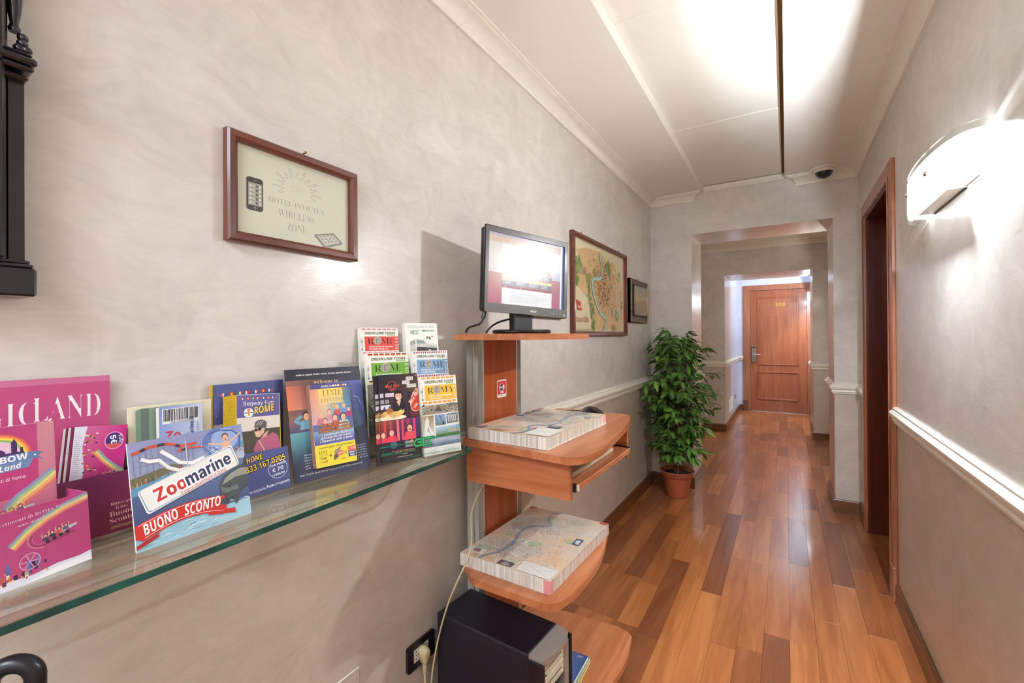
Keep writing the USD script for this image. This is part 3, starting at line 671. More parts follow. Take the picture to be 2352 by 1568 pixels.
P.rect(0, fy(.965), sw, sh_, (196, 188, 206))
P.rect(sw - fx(.045), 0, sw - fx(.022), sh_, (250, 252, 255)); P.rect(sw - fx(.022), 0, sw, sh_, (110, 130, 190))
a0, a1 = fx(.175), fx(.835)
P.rect(a0, 0, a1, fy(.235), (255, 255, 255)); P.rect(a0, fy(.235), a1, fy(.265), (168, 84, 96))
P.grad(a0, fy(.385), a1, fy(.86), (236, 190, 160), (196, 140, 120), (250, 244, 232), (255, 250, 236))
P.rect(a0 + fx(.03), fy(.52), a0 + fx(.17), fy(.84), (255, 252, 244)); P.rect(a0 + fx(.19), fy(.56), a0 + fx(.28), fy(.84), (255, 252, 248))
P.grad(fx(.53), fy(.52), fx(.63), fy(.86), (255, 255, 252), (255, 255, 255), (255, 255, 255), (255, 255, 250))
for cx_, cc in ((.44, (250, 228, 190)), (.64, (240, 208, 176))):
    for k in range(4): P.poly([(fx(cx_ + k * .022), fy(.86)), (fx(cx_ + k * .022 + .02), fy(.86)), (fx(cx_ + .05 + k * .006), fy(.62)), (fx(cx_ + .10 - k * .004), fy(.50)), (fx(cx_ + .06), fy(.50)), (fx(cx_ + .02 + k * .012), fy(.62))], tuple(np.array(cc) - (k % 2) * 14))
P.poly([(fx(.74), fy(.50)), (fx(.80), fy(.50)), (fx(.80), fy(.58)), (fx(.775), fy(.64)), (fx(.75), fy(.60))], (150, 96, 84))
P.poly([(fx(.46), fy(.50)), (fx(.66), fy(.50)), (fx(.66), fy(.535)), (fx(.46), fy(.535))], (214, 150, 112))
P.poly([(fx(.33), fy(.39)), (fx(.40), fy(.50)), (fx(.70), fy(.505)), (fx(.75), fy(.39))], (232, 140, 118))
for i in range(60): x, y = RNG.uniform(.40, .70), RNG.uniform(.395, .495); P.rect(fx(x), fy(y), fx(x + .018), fy(y + .008), (250, 204, 190), same=i > 0)
P.poly([(fx(.41), fy(.455)), (fx(.455), fy(.45)), (fx(.46), fy(.51)), (fx(.405), fy(.515))], (255, 255, 255)); P.poly([(fx(.42), fy(.47)), (fx(.445), fy(.468)), (fx(.447), fy(.50)), (fx(.418), fy(.503))], (210, 206, 204))
P.rect(fx(.70), fy(.40), fx(.83), fy(.475), (128, 116, 124)); P.lines(fx(.71), fy(.46), fx(.11), 4, fy(.015), fy(.006), (250, 250, 250))
for i in range(4):
    b0_ = a0 + i * (a1 - a0) / 4; b1_ = b0_ + (a1 - a0) / 4 - fx(.006)
    P.rect(b0_, fy(.275), b1_, fy(.345), (138, 134, 148)); P.rect(b0_, fy(.345), b1_, fy(.385), (236, 240, 170)); P.lines(b0_ + fx(.012), fy(.33), fx(.12), 4, fy(.012), fy(.005), (236, 236, 240)); P.lines(b0_ + fx(.02), fy(.362), fx(.11), 1, .01, fy(.008), (190, 180, 120))
P.text('Hotel Invictus Rome', fx(.62), fy(.905), fy(.022), (255, 250, 244), 'serif', align='c')
for i in range(9): P.rect(fx(.16 + .075 * i), fy(.878), fx(.16 + .075 * i + .045), fy(.884), (255, 246, 236))
for i in range(4): P.circle(fx(.725 + i * .032), fy(.91), fy(.014), (250, 246, 246))
P.lines(fx(.27), fy(.16), fx(.52), 5, fy(.028), fy(.005), (200, 198, 204)); P.text('Rooms', a0 + fx(.02), fy(.243), fy(.014), (250, 240, 220), 'serif'); P.poly([(fx(.405), fy(.262)), (fx(.405), fy(.238)), (fx(.412), fy(.244)), (fx(.418), fy(.243))], (250, 250, 250))
P.done(t, mat='screen', pic='screen_image', let='screen_text')
bc = O + .5 * mw * U - .03 * Nn; bcx, bcy = bc[0], bc[1]
un = np.array((U[0], U[1], 0)) / np.linalg.norm(U[:2])
neck = bx(-.043, .043, 0, .10, -.022, .012, .004)
t.add('neck', xf(neck, (bcx, bcy, 1.322), un, (0, 0, 1), Nn), 'black_plastic')
b_ = lathe([(0, 0), (.108, 0), (.114, .004), (.114, .008), (.108, .013), (0, .014)], sides=48); b_.vertices[:, 1] *= .82
t.add('stand_base', xf(b_, (bcx, bcy, 1.3125), un, Nn, (0, 0, 1)), 'black_plastic', smooth=30)
for sx_ in (-.06, .06): t.add('rubber_foot', bx(bcx + un[0] * sx_ - .008, bcx + un[0] * sx_ + .008, bcy + un[1] * sx_ - .008, bcy + un[1] * sx_ + .008, 1.3105, 1.3130), 'black_matte')
pl = t.add('cable_plug', tube([O + .02 * U - .02 * Nn, O + .02 * U - .02 * Nn + np.array((-.004, -.004, -.022))], .007, 8), 'black_plastic')
P0 = O + .02 * U - .02 * Nn
t.add('cable', tube([P0 + np.array((-.004, -.004, -.02)), P0 + np.array((-.012, -.012, -.04)), (.128, 1.196, 1.335), (.112, 1.192, 1.316)], .0035, 8, 20), 'black_plastic', smooth=True)
t.add('cable', tube([(bcx - .03, bcy - .02, 1.365), (bcx - .06, bcy - .06, 1.353), (bcx - .085, bcy - .085, 1.330), (bcx - .095, bcy - .09, 1.3145)], .0033, 8, 18), 'black_plastic', smooth=True)

# ------------------------------------------------------------------ keyboard and mouse
t = T('keyboard', 'cream computer keyboard lying in the open keyboard drawer', 'keyboard', (.39, 1.44, .863))
kx0, kx1, ky0, ky1 = .305, .465, 1.225, 1.645
case = hull([(x, y, z) for x, y, z in [(kx0, ky0, .8645), (kx1, ky0, .8645), (kx0, ky1, .8645), (kx1, ky1, .8645), (kx0 + .004, ky0 + .003, .886), (kx0 + .004, ky1 - .003, .886), (kx1 - .006, ky0 + .003, .876), (kx1 - .006, ky1 - .003, .876), (kx1, ky0, .870), (kx1, ky1, .870)]])
t.add('case', case, 'beige_plastic'); t.add('wrist_rest', bx(kx1 - .032, kx1 + .001, ky0 + .002, ky1 - .002, .8645, .8785, .003), 'beige_plastic')
for r in range(6):
    x = kx0 + .006 + r * .0205 + (.004 if r else 0); z = .886 - (x - kx0) * .05; n = 21; y = ky0 + .006
    while y < ky1 - .012:
        wkey = .0178 if not (r == 5 and ky0 + .09 < y < ky0 + .11) else .10
        wkey = min(wkey, ky1 - .008 - y)
        if not (ky0 + .285 < y < ky0 + .292 or ky0 + .345 < y < ky0 + .352):
            t.add('key', hull([(x + a, y + b, z + c) for a, b, c in [(0, 0, -.001), (.018, 0, -.001), (0, wkey, -.001), (.018, wkey, -.001), (.003, .002, .007), (.015, .002, .0065), (.003, wkey - .002, .007), (.015, wkey - .002, .0065)]]), 'key_plastic')
        y += wkey + .0012
t = T('computer_mouse', 'glossy black computer mouse at the far end of the kiosk desk', 'mouse', (.33, 1.80, .965))
mm = trimesh.creation.icosphere(3, 1.0); v = mm.vertices; v[:, 2] = np.where(v[:, 2] < 0, v[:, 2] * .15, v[:, 2]); v *= (.060, .031, .030); v[:, 2] += .0047 + np.clip(-v[:, 0], -.03, .03) * .10
a = math.radians(-22); Rm = np.array([[math.cos(a), -math.sin(a), 0], [math.sin(a), math.cos(a), 0], [0, 0, 1]])
mm.vertices = v @ Rm.T + (.325, 1.795, .9662); mm.vertices[:, 2] = np.maximum(mm.vertices[:, 2], .9652)
t.add('shell', mm, 'black_lacquer', smooth=True); t.add('scroll_wheel', ball((.289, 1.810, .990), .007, 2, (1, .45, 1)), 'bezel_grey', smooth=True)
t.add('cable', tube([(.268, 1.818, .972), (.20, 1.84, .969), (.155, 1.76, .969), (.13, 1.70, .969), (.125, 1.66, .9685)], .0018, 6, 24), 'black_plastic', smooth=True)

# ------------------------------------------------------------------ pads of city maps
def city_map(P, w, h, seed, flip=False):
    R = np.random.default_rng(seed)
    P.rect(0, 0, w, h, (240, 206, 170))
    for i in range(9):
        x, y = R.uniform(0, w), R.uniform(0, h); P.poly([(x + math.cos(q) * R.uniform(.03, .07), y + math.sin(q) * R.uniform(.025, .05)) for q in np.linspace(0, 6, 8)], [(238, 200, 160), (244, 226, 206), (232, 206, 178)][i % 3])
    G = [(.45, .62, .03), (.30, .12, .03), (.62, .16, .036), (.80, .55, .025), (.2, .45, .02), (.86, .85, .03), (.5, .9, .022), (.66, .40, .02), (.9, .3, .02)]
    for gx, gy, gr in G: P.poly([(gx * w + math.cos(q) * gr * R.uniform(.7, 1.2), gy * h + math.sin(q) * gr * R.uniform(.6, 1.1)) for q in np.linspace(0, 6, 9)], [(178, 196, 140), (172, 190, 140)][int(R.integers(2))])
    # streets: fans of parallel lanes in districts
    P.z += P.step
    for d in range(26):
        cx, cy, a = R.uniform(0, w), R.uniform(0, h), R.uniform(0, 3.14); n = int(R.integers(5, 9)); L = R.uniform(.05, .10)
        for k in range(-n, n + 1):
            for rot in (0, 1.5708):
                A = a + rot; ux, uy = math.cos(A), math.sin(A); o = k * .0085; l = L * R.uniform(.5, 1)
                p = [(cx - uy * o - ux * l, cy + ux * o - uy * l), (cx - uy * o + ux * l, cy + ux * o + uy * l)]
                if abs(o) < L * .8: P.line(p, .0013, (255, 252, 246), same=True)
    P.z += P.step
    for i in range(14):
        p0 = (R.uniform(0, w), R.uniform(0, h)); an = R.uniform(0, 3.14); L = R.uniform(.08, .22)
        P.line([p0, (p0[0] + L * math.cos(an), p0[1] + L * math.sin(an)), (p0[0] + 1.4 * L * math.cos(an + .3), p0[1] + 1.4 * L * math.sin(an + .3))], .0028, (254, 250, 242), same=True)
    for i in range(150):
        x, y = R.uniform(.02, w - .02), R.uniform(.02, h - .02); s = R.uniform(.002, .006); P.rect(x, y, x + s, y + s * .7, [(170, 130, 96), (196, 176, 84), (140, 150, 110), (150, 112, 92)][i % 4])
    riv = [(.0, .38), (.05, .31), (.13, .30), (.20, .345), (.27, .40), (.33, .34), (.35, .27), (.42, .225), (.52, .235), (.62, .27), (.74, .30), (.86, .27), (.94, .215), (1.02, .20)]
    from scipy.interpolate import CubicSpline
    tt = np.linspace(0, 1, len(riv)); xs = CubicSpline(tt, [p[0] for p in riv])(np.linspace(0, 1, 70)); yz = CubicSpline(tt, [p[1] for p in riv])(np.linspace(0, 1, 70))
    # the long way of the sheet is v, the river runs along it
    P.line([(w * (1 - b * 1.15), h * a) for a, b in zip(xs, yz)], .0075, (122, 160, 196))
    return R
def ad(P, x, y, w, h, bg, fg, s=None):
    P.rect(x, y, x + w, y + h, bg)
    P.circle(x + w * .5, y + h * .5, w * .26, fg, ry=h * .3); P.lines(x + w * .12, y + h * .85, w * .7, 3, h * .09, h * .045, (240, 230, 220))
def edge_stripes(P, w, h, seed, tones):
    R = np.random.default_rng(seed); x = 0
    while x < w:
        l = R.uniform(.0015, .009); c = np.array(tones[int(R.integers(len(tones)))]) + R.integers(-8, 8); P.rect(x, 0, min(x + l, w), h, tuple(np.clip(c, 0, 255)), same=x > 0); x += l
    for k in range(6): y = h * (k + .5) / 6 + R.uniform(-.002, .002); P.rect(0, y, w, y + .0003, (198, 190, 178))
def map_pad(name, label, near_left, ang, w, d, z0, h, seed, flip, wrapped):
    c, s = math.cos(ang), math.sin(ang); u, v = np.array((c, s, 0)), np.array((-s, c, 0)); O = np.array((*near_left, z0)); ez = np.array((0, 0, 1.0))
    t = T(name, label, 'maps', (O + u * w / 2 + v * d / 2))
    pages = t.add('page_block', xf(bx(0, w, 0, d, 0, h, .0012), O, u, v, ez), 'white_paper')
    if not flip: P = Print(O + h * ez, u, v, ez, w, d)
    else: P = Print(O + h * ez + u * w + v * d, -u, -v, ez, w, d)
    city_map(P, w, d, seed)
    if not flip:
        ad(P, .012, d - .085, .028, .04, (66, 70, 120), (196, 90, 84)); ad(P, .010, d - .14, .03, .044, (60, 44, 44), (170, 110, 90)); ad(P, .010, d - .20, .03, .046, (84, 92, 150), (210, 150, 140))
        ad(P, w - .075, .13, .045, .035, (58, 60, 104), (130, 130, 160)); ad(P, w - .04, d - .12, .02, .03, (90, 110, 150), (220, 220, 230))
        P.rect(w - .09, .012, w - .004, .12, (244, 242, 236)); P.line([(w - .085, .03), (w - .01, .10)], .0006, (60, 60, 60)); P.line([(w - .08, .10), (w - .012, .02)], .0006, (60, 60, 60)); P.line([(w - .085, .065), (w - .006, .06)], .0006, (60, 60, 60)); P.rect(w - .10, .07, w - .094, .11, (206, 60, 60))
        ad(P, .012, .018, .035, .028, (96, 108, 160), (214, 70, 66)); ad(P, .07, .012, .07, .024, (226, 190, 150), (190, 120, 90)); P.rect(0, d - .012, .03, d, (226, 90, 84))
    else:
        ad(P, .020, .175, .028, .048, (60, 92, 132), (230, 236, 240)); ad(P, w * .42, d - .03, .05, .026, (90, 96, 100), (150, 150, 150))
        P.rect(.006, d - .06, .12, d - .004, (244, 242, 236)); P.line([(.02, d - .05), (.1, d - .01)], .0006, (60, 60, 60)); P.line([(.02, d - .012), (.11, d - .05)], .0006, (60, 60, 60))
        P.rect(0, 0, .03, .016, (214, 62, 66)); P.poly([(w - .028, .0), (w, .0), (w, .03), (w - .012, .022)], (228, 52, 58)); P.text('ROMA', w - .024, .006, .0055, (255, 240, 240), 'bold', width=.018)
        P.rect(w - .07, d - .055, w - .004, d - .02, (246, 240, 232)); ad(P, w - .05, d - .05, .024, .02, (120, 96, 110), (214, 60, 60))
    P.done(t, under=pages, pic='top_map', let='map_lettering')
    tn = [(232, 226, 214), (214, 208, 196), (196, 190, 180), (238, 232, 222), (222, 206, 196), (206, 206, 200), (224, 220, 208)]
    for (oo, uu, ww, nn_) in ((O, u, w, -v), (O + u * w, v, d, u)):
        P = Print(oo, uu, ez, nn_, ww, h, lift=.0003); edge_stripes(P, ww, h, seed + len(t.name) + int(ww * 1000), tn)
        if flip and ww == w: P.rect(w - .022, 0, w, h, (226, 150, 154))
        if flip and ww == d: P.rect(0, 0, .018, h, (230, 160, 160))
        if not flip and ww == d: P.rect(d - .03, h * .12, d, h, (244, 178, 172))
        P.done(t, under=pages, pic='page_edges')
    if wrapped:
        film = bx(-.002, w + .002, -.002, d + .002, .0003, h + .0022, .003)
        for k in range(3): film = film.subdivide()
        vv = film.vertices; up = vv[:, 2] > h
        vv[up, 2] += .003 * meshkit.fbm(np.c_[vv[up, 0] * 16, vv[up, 1] * 9, vv[up, 2] * 0 + 3], 3, 5)
        t.add('shrink_wrap', xf(film, O, u, v, ez), 'wrap_film', smooth=50, label='clear shrink wrap with a crease')
    else:
        t.add('backing_sheet', xf(bx(-.001, w + .003, -.002, d + .001, -.0008, 0), O, u, v, ez), 'white_paper')
    return t
map_pad('map_pad', 'thick pad of tear-off city maps on the kiosk desk', (.131, 1.178), -.022, .296, .470, .9665, .0345, 3, False, False)
map_pad('map_bundle', 'shrink-wrapped bundle of city maps on the lower kiosk shelf', (.120, 1.145), -.020, .330, .462, .5605, .0395, 8, True, True)

# ------------------------------------------------------------------ computer tower, books, socket, cables
t = T('computer_tower', 'black desktop computer tower with silver front beside the kiosk base', 'computer', (.22, 1.19, 0))
a = math.radians(-3.0); tu, tv = np.array((math.cos(a), math.sin(a), 0)), np.array((-math.sin(a), math.cos(a), 0)); TO = np.array((.046, 1.112, 0)); ez = np.array((0, 0, 1.0)); TW, TD, TH = .172, .355, .40
L_ = lambda m: xf(m, TO, tu, tv, ez)
t.add('case', L_(bx(0, TD, 0, TW, .012, TH, .004)), 'black_matte'); t.add('side_panel', L_(bx(.012, TD - .006, -.0012, .001, .03, TH - .018, .0005)), 'black_matte')
fb = t.add('front_frame', L_(cat([bx(TD, TD + .052, 0, .008, .012, TH - .012, .002), bx(TD, TD + .052, TW - .008, TW, .012, TH - .012, .002), bx(TD, TD + .012, .008, TW - .008, .012, TH - .012)])), 'black_plastic')
ys_ = np.linspace(.006, TW - .006, 17); out = [(0, .004)] + [(.040 + .016 * math.sin(math.pi * (y - .006) / (TW - .012)) ** .7, y) for y in ys_] + [(0, TW - .004)]
topb = hull([(TD + x, y, z) for x, y in out for z in ((TH - .020, TH - .006) if x > .01 else (TH - .03, TH - .001))])
t.add('top_bezel', L_(topb), 'silver_plastic', under=fb, smooth=30)
for y0, y1 in ((.010, .020), (TW - .034, TW - .010)): t.add('side_rail', L_(bx(TD + .005, TD + .046, y0, y1, .012, TH - .022, .003)), 'silver_plastic', under=fb)
for k in range(2):
    z1 = TH - .026 - k * .045; t.add('optical_drive', L_(bx(TD + .006, TD + .040, .021, TW - .035, z1 - .042, z1, .0015)), 'beige_plastic', under=fb)
    t.add('drive_slot', L_(bx(TD + .0395, TD + .0408, .026, TW - .05, z1 - .020, z1 - .0185)), 'hole_black', under=fb)
    t.add('drive_button', L_(bx(TD + .040, TD + .0425, TW - .055, TW - .042, z1 - .036, z1 - .030, .001)), 'beige_plastic', under=fb); t.add('jack', L_(tube([(TD + .039, .030, z1 - .033), (TD + .0415, .030, z1 - .033)], .0025, 8)), 'hole_black', under=fb)
t.add('recess', L_(bx(TD + .004, TD + .010, .021, TW - .035, .06, TH - .118)), 'hole_black', under=fb)
for k, (y0, y1, z0, z1, m_) in enumerate([(.03, .06, .20, .26, 'grey_laminate'), (.065, .09, .18, .275, 'black_plastic'), (.025, .10, .15, .175, 'black_plastic'), (.095, .125, .16, .25, 'black_plastic'), (.03, .12, .09, .12, 'silver_plastic')]):
    t.add('inner_part', L_(bx(TD + .009, TD + .028, y0, y1, z0, z1, .002)), m_, under=fb)
t.add('audio_jack', L_(tube([(TD + .027, .105, .235), (TD + .030, .105, .235)], .004, 10)), 'green_card', under=fb); t.add('audio_jack', L_(tube([(TD + .027, .118, .24), (TD + .030, .118, .24)], .004, 10)), 'rust_card', under=fb)
for fx_, fy_ in ((.03, .03), (.03, TW - .03), (TD - .03, .03), (TD - .03, TW - .03)): t.add('foot', L_(bx(fx_ - .012, fx_ + .012, fy_ - .012, fy_ + .012, 0, .013)), 'black_plastic')

ez = np.array((0, 0, 1.0))
def book(name, label, cat_, O, ang, w, d, h, cov, pages='white_paper', art=None):
    c, s = math.cos(ang), math.sin(ang); u, v = np.array((c, s, 0)), np.array((-s, c, 0))
    t = T(name, label, cat_, np.asarray(O) + u * w / 2 + v * d / 2)
    t.add('pages', xf(bx(.001, w - .0012, .001, d - .001, .001, h - .001), O, u, v, ez), pages); t.add('cover', xf(bx(0, w, 0, d, h - .001, h, 0), O, u, v, ez), cov); t.add('back_cover', xf(bx(0, w, 0, d, 0, .001, 0), O, u, v, ez), cov)
    if art: P = Print(np.asarray(O) + h * ez, u, v, ez, w, d); art(P); P.done(t)
    return t
book('brochure', 'brochure with an orange edge at the bottom of the pile on the kiosk base', 'brochure', (.215, 1.33, .1005), .06, .205, .205, .008, 'yellow_edge')
book('brochure', 'dark green brochure in the middle of the pile on the kiosk base', 'brochure', (.215, 1.332, .109), .045, .200, .205, .010, 'green_card')
def cover_art(P):
    w, h = P.w, P.h; P.grad(0, 0, w, h, (34, 92, 76), (20, 60, 60), (40, 70, 120), (60, 96, 150)); P.grad(w * .25, h * .30, w, h, (120, 150, 190), (60, 92, 150), (44, 72, 130), (90, 124, 176))
    P.poly([(w * .3, h * .25), (w * .42, h * .70), (w * .55, h * .86), (w * .70, h * .74), (w * .80, h * .5), (w * .86, h * .2), (w * .6, h * .1)], (150, 146, 140))
    P.poly([(w * .34, h * .25), (w * .44, h * .62), (w * .55, h * .78), (w * .68, h * .66), (w * .76, h * .46), (w * .8, h * .2), (w * .6, h * .12)], (84, 80, 70))
    for i in range(40): x, y = RNG.uniform(.40, .74), RNG.uniform(.2, .6); P.rect(w * x, h * y, w * (x + .02), h * (y + .012), (120, 116, 106), same=i > 0)
    P.lines(w * .82, h * .93, w * .12, 2, h * .03, h * .012, (230, 230, 240))
book('brochure', 'blue brochure with a rocky peak on its cover beside the computer tower', 'brochure', (.213, 1.330, .1195), .03, .196, .195, .010, 'white_paper', art=cover_art)
t = T('cardboard_pack', 'small white and rust coloured pack standing on the brochures behind the tower', 'box', (.32, 1.46, .13))
t.add('carton', bx(.245, .338, 1.375, 1.50, .1300, .200, .004), 'white_plastic'); t.add('rust_band', bx(.3382, .3392, 1.43, 1.495, .150, .198), 'rust_card'); t.add('flap', bx(.26, .338, 1.38, 1.498, .2002, .2015), 'dark_metal')

t = T('wall_socket', 'black framed wall socket with white inserts beside the computer tower', 'socket', (0, 1.08, .277))
pl_ = sbox(0, 0, .125, .082).buffer(-.008).buffer(.008, quad_segs=5).difference(sbox(.026, .020, .096, .063))
t.add('frame', xf(extrude(pl_, .009), (.0, 1.018, .237), (0, 1, 0), (0, 0, 1), (1, 0, 0)), 'socket_black')
for k in range(3):
    ins = t.add('insert', bx(0, .008, 1.0445 + k * .0233, 1.0445 + k * .0233 + .0228, .2572, .2998, .0008), 'white_plastic')
    for q in (-.012, 0, .012):
        if k != 1: t.add('pin_hole', tube([(.0078, 1.0445 + k * .0233 + .0114, .2785 + q), (.0084, 1.0445 + k * .0233 + .0114, .2785 + q)], .0022, 8), 'hole_black', under=ins)
t = T('power_plug', 'cream power plug with its cable in the wall socket', 'plug', (.02, 1.08, .28))
b_ = hull([(x, 1.0805 + r * math.cos(q), .2785 + r * math.sin(q) * 1.15) for q in np.linspace(0, 6.283, 18) for x, r in ((.0085, .019), (.022, .019), (.036, .012))] + [(.012, 1.0805 + k, .245) for k in (-.007, .007)] + [(.030, 1.0805 + k, .245) for k in (-.006, .006)])
t.add('body', b_, 'cable_cream', smooth=40)
for k in range(7): t.add('strain_ring', lathe([(.0048, 0), (.0062, .0008), (.0062, .0022), (.0048, .003)], (.021, 1.081, .240 - k * .0045), 12), 'cable_cream')
t.add('cable', tube([(.021, 1.081, .248), (.021, 1.081, .215), (.022, 1.084, .16), (.026, 1.094, .09), (.03, 1.10, .03), (.03, 1.10, .005)], .0042, 8, 24), 'cable_cream', smooth=True)
one('mouse_cable', tube([(.155, 1.275, .838), (.118, 1.270, .775), (.105, 1.235, .715), (.150, 1.165, .670), (.180, 1.115, .622), (.168, 1.092, .575), (.136, 1.080, .50), (.105, 1.085, .43), (.06, 1.094, .30), (.03, 1.10, .10), (.03, 1.12, .004)], .0030, 8, 60), 'cable_cream', 'thin cream cable hanging from the kiosk drawer past the map bundle', 'cable', smooth=True)
t = T('cover_plate', 'blank junction box cover painted like the wall below the shelf', 'cover plate', (0, .80, .34))
t.add('plate', bx(0, .004, .757, .838, .295, .381, .002), 'stucco_dado'); t.add('screw', ball((.004, .764, .338), .003, 1), 'stucco_dado')

# ================================================================== ON THE WALLS AND CEILING
LW = dict(U=(0, 1, 0), V=(0, 0, 1), N=(1, 0, 0))
def frame_mesh(w, h, b, dep, bev):
    """four mitred bars with a sloping face, in local coordinates"""
    out = []
    prof = [(0, 0), (0, dep * .8), (bev, dep), (b * .7, dep * .96), (b, dep * .72), (b, 0)]
    corners = [((0, 0), (1, 0), (0, 1), w), ((w, 0), (0, 1), (-1, 0), h), ((w, h), (-1, 0), (0, -1), w), ((0, h), (0, -1), (1, 0), h)]
    for (ox, oy), d, n_, L in corners:
        V = []
        for e in (0, 1):
            for o, z in prof:
                s = o if e == 0 else L - o; V.append((ox + d[0] * s + n_[0] * o, oy + d[1] * s + n_[1] * o, z))
        k = len(prof); F = []
        for i in range(k): j = (i + 1) % k; F += [(i, j, k + j), (i, k + j, k + i)]
        F += [(0, i, i + 1) for i in range(1, k - 1)] + [(k, k + i + 1, k + i) for i in range(1, k - 1)]
        m = TM(V, F); m.fix_normals(); out.append(m)
    return out
def hook(t, y, z):
    t.add('nail', tube([(.0, y, z), (.016, y, z + .004)], .0016, 8), 'dark_metal'); t.add('nail_head', ball((.017, y, z + .004), .0035, 1), 'brass')
# --- wireless notice
t = T('picture_frame', 'brown wooden frame with a grey hotel wireless zone notice', 'picture frame', (0, .657, 1.63))
O = np.array((.002, .489, 1.512)); w, h = .337, .241
for i, m in enumerate(frame_mesh(w, h, .022, .022, .004)): t.add('frame_bar', xf(m, O, LW['U'], LW['V'], LW['N']), 'mahogany' if i % 2 == 0 else 'mahogany_z')
t.add('backing', bx(.002, .006, .491, .824, 1.514, 1.751), 'cream_card')
t.add('sheet', bx(.006, .0065, .505, .811, 1.528, 1.737), 'white_paper')
P = Print((.0066, .505, 1.528), w=.306, h=.209, **LW); G = (184, 180, 170); pw, ph = .306, .209
P.rect(0, 0, pw, ph, (226, 224, 206))
# sun of flames, an outline only
fl = []
for k in range(13):
    q = math.radians(205 - k * 230 / 12); r1, r2 = .036, .062 if k % 2 else .052; q2 = q - .10
    fl += [(.152 + r1 * math.cos(q + .09), .138 + r1 * .72 * math.sin(q + .09)), (.152 + r2 * math.cos(q + .05), .138 + r2 * .78 * math.sin(q + .05)), (.152 + r2 * 1.03 * math.cos(q - .02), .138 + r2 * .80 * math.sin(q - .02)), (.152 + (r1 + .008) * math.cos(q - .04), .138 + (r1 + .008) * .74 * math.sin(q - .04))]
P.line(fl, .0011, G)
P.text('SRI', .152, .129, .017, (190, 186, 178), 'sans', align='c', width=.030, thin=2.2)
P.text('HOTEL INVICTUS', .152, .092, .0125, G, 'serif', align='c', width=.146, thin=.8); P.text('WIRELESS', .150, .063, .018, G, 'serif', align='c', width=.094, thin=1.2); P.text('ZONE', .150, .034, .018, G, 'serif', align='c', width=.050, thin=1.2)
ph0 = affinity.translate(sbox(0, 0, .036, .074).buffer(-.006).buffer(.006, quad_segs=5), .031, .062)
P.shape(affinity.translate(ph0, -.0022, -.0008), (120, 130, 126)); P.shape(ph0, (74, 72, 70)); P.rect(.034, .073, .064, .124, (176, 172, 164))
for r in range(5):
    for c in range(4): P.rect(.036 + c * .0072, .076 + r * .0095, .0412 + c * .0072, .0815 + r * .0095, [(232, 228, 220), (110, 106, 102), (206, 202, 196)][(r * 3 + c * 5) % 3])
P.circle(.049, .0675, .003, (140, 138, 134)); P.rect(.045, .129, .053, .1303, (150, 148, 144))
tb = [(.196, .036), (.226, .008), (.282, .028), (.252, .050)]
P.poly([(x, y - .003) for x, y in tb], (176, 172, 164)); P.poly(tb, (140, 134, 128)); c0 = np.mean(tb, 0); P.poly([tuple(c0 + (np.array(p) - c0) * .82) for p in tb], (214, 210, 200))
for r in range(3):
    for c in range(4): q = np.array(tb[0]) + (np.array(tb[1]) - tb[0]) * (.2 + .22 * r) + (np.array(tb[3]) - tb[0]) * (.16 + .2 * c); P.rect(q[0], q[1], q[0] + .005, q[1] + .003, (150, 146, 140))
P.rect(.24, .010, .300, .0108, (170, 166, 158))
P.done(t, mat='print_matte'); t.add('glazing', bx(.0105, .0115, .505, .811, 1.528, 1.737), 'picture_glass'); hook(t, .672, 1.757)
# --- big city map
t = T('framed_map', 'large framed illustrated map of Rome on the left wall', 'picture frame', (0, 2.77, 1.6))
O = np.array((.002, 2.284, 1.304)); w, h = .968, .592
for i, m in enumerate(frame_mesh(w, h, .026, .028, .004)): t.add('frame_bar', xf(m, O, LW['U'], LW['V'], LW['N']), 'map_frame')
t.add('backing', bx(.002, .008, 2.287, 3.249, 1.307, 1.893), 'cream_card'); t.add('sheet', bx(.008, .0086, 2.308, 3.228, 1.328, 1.872), 'white_paper')
P = Print((.0087, 2.308, 1.328), w=.92, h=.544, **LW); w, h = .92, .544; R = np.random.default_rng(5)
P.rect(0, 0, w, h, (214, 196, 166)); P.rect(.012, .012, w - .012, h - .012, (236, 220, 182))
X = lambda a: a * w
Y = lambda a: a * h
land = [(.07, .87), (.10, .80), (.02, .64), (.03, .50), (.10, .47), (.16, .42), (.22, .40), (.27, .28), (.30, .10), (.31, .03), (.96, .03), (.95, .60), (.85, .78), (.72, .88), (.60, .85), (.50, .95), (.36, .94), (.18, .92)]
P.poly([(X(a), Y(b)) for a, b in land], (230, 190, 136))
def blob(cx, cy, rx, ry, n, cols, s):
    for i in range(n):
        a, r = R.uniform(0, 6.28), math.sqrt(R.random()); x, y = X(cx + rx * r * math.cos(a)), Y(cy + ry * r * math.sin(a)); k = s * R.uniform(.5, 1.2)
        P.poly([(x + k * math.cos(q) * R.uniform(.6, 1), y + k * math.sin(q) * R.uniform(.6, 1)) for q in np.linspace(0, 5.4, 6)], cols[i % len(cols)])
gr = [(146, 164, 92), (120, 146, 78), (164, 178, 110), (104, 132, 72)]
for b in [(.09, .72, .05, .10, 26), (.05, .56, .03, .07, 10), (.25, .58, .03, .08, 12), (.27, .42, .02, .10, 12), (.31, .24, .03, .09, 20), (.33, .08, .03, .06, 14), (.62, .80, .05, .07, 26), (.66, .70, .02, .06, 8), (.36, .67, .02, .05, 8), (.82, .22, .04, .06, 14), (.88, .72, .02, .05, 7), (.76, .05, .05, .04, 12), (.70, .56, .015, .02, 4), (.93, .35, .015, .05, 6)]:
    blob(*b[:4], int(b[4] * 1.8), gr, .017)
P.z += P.step
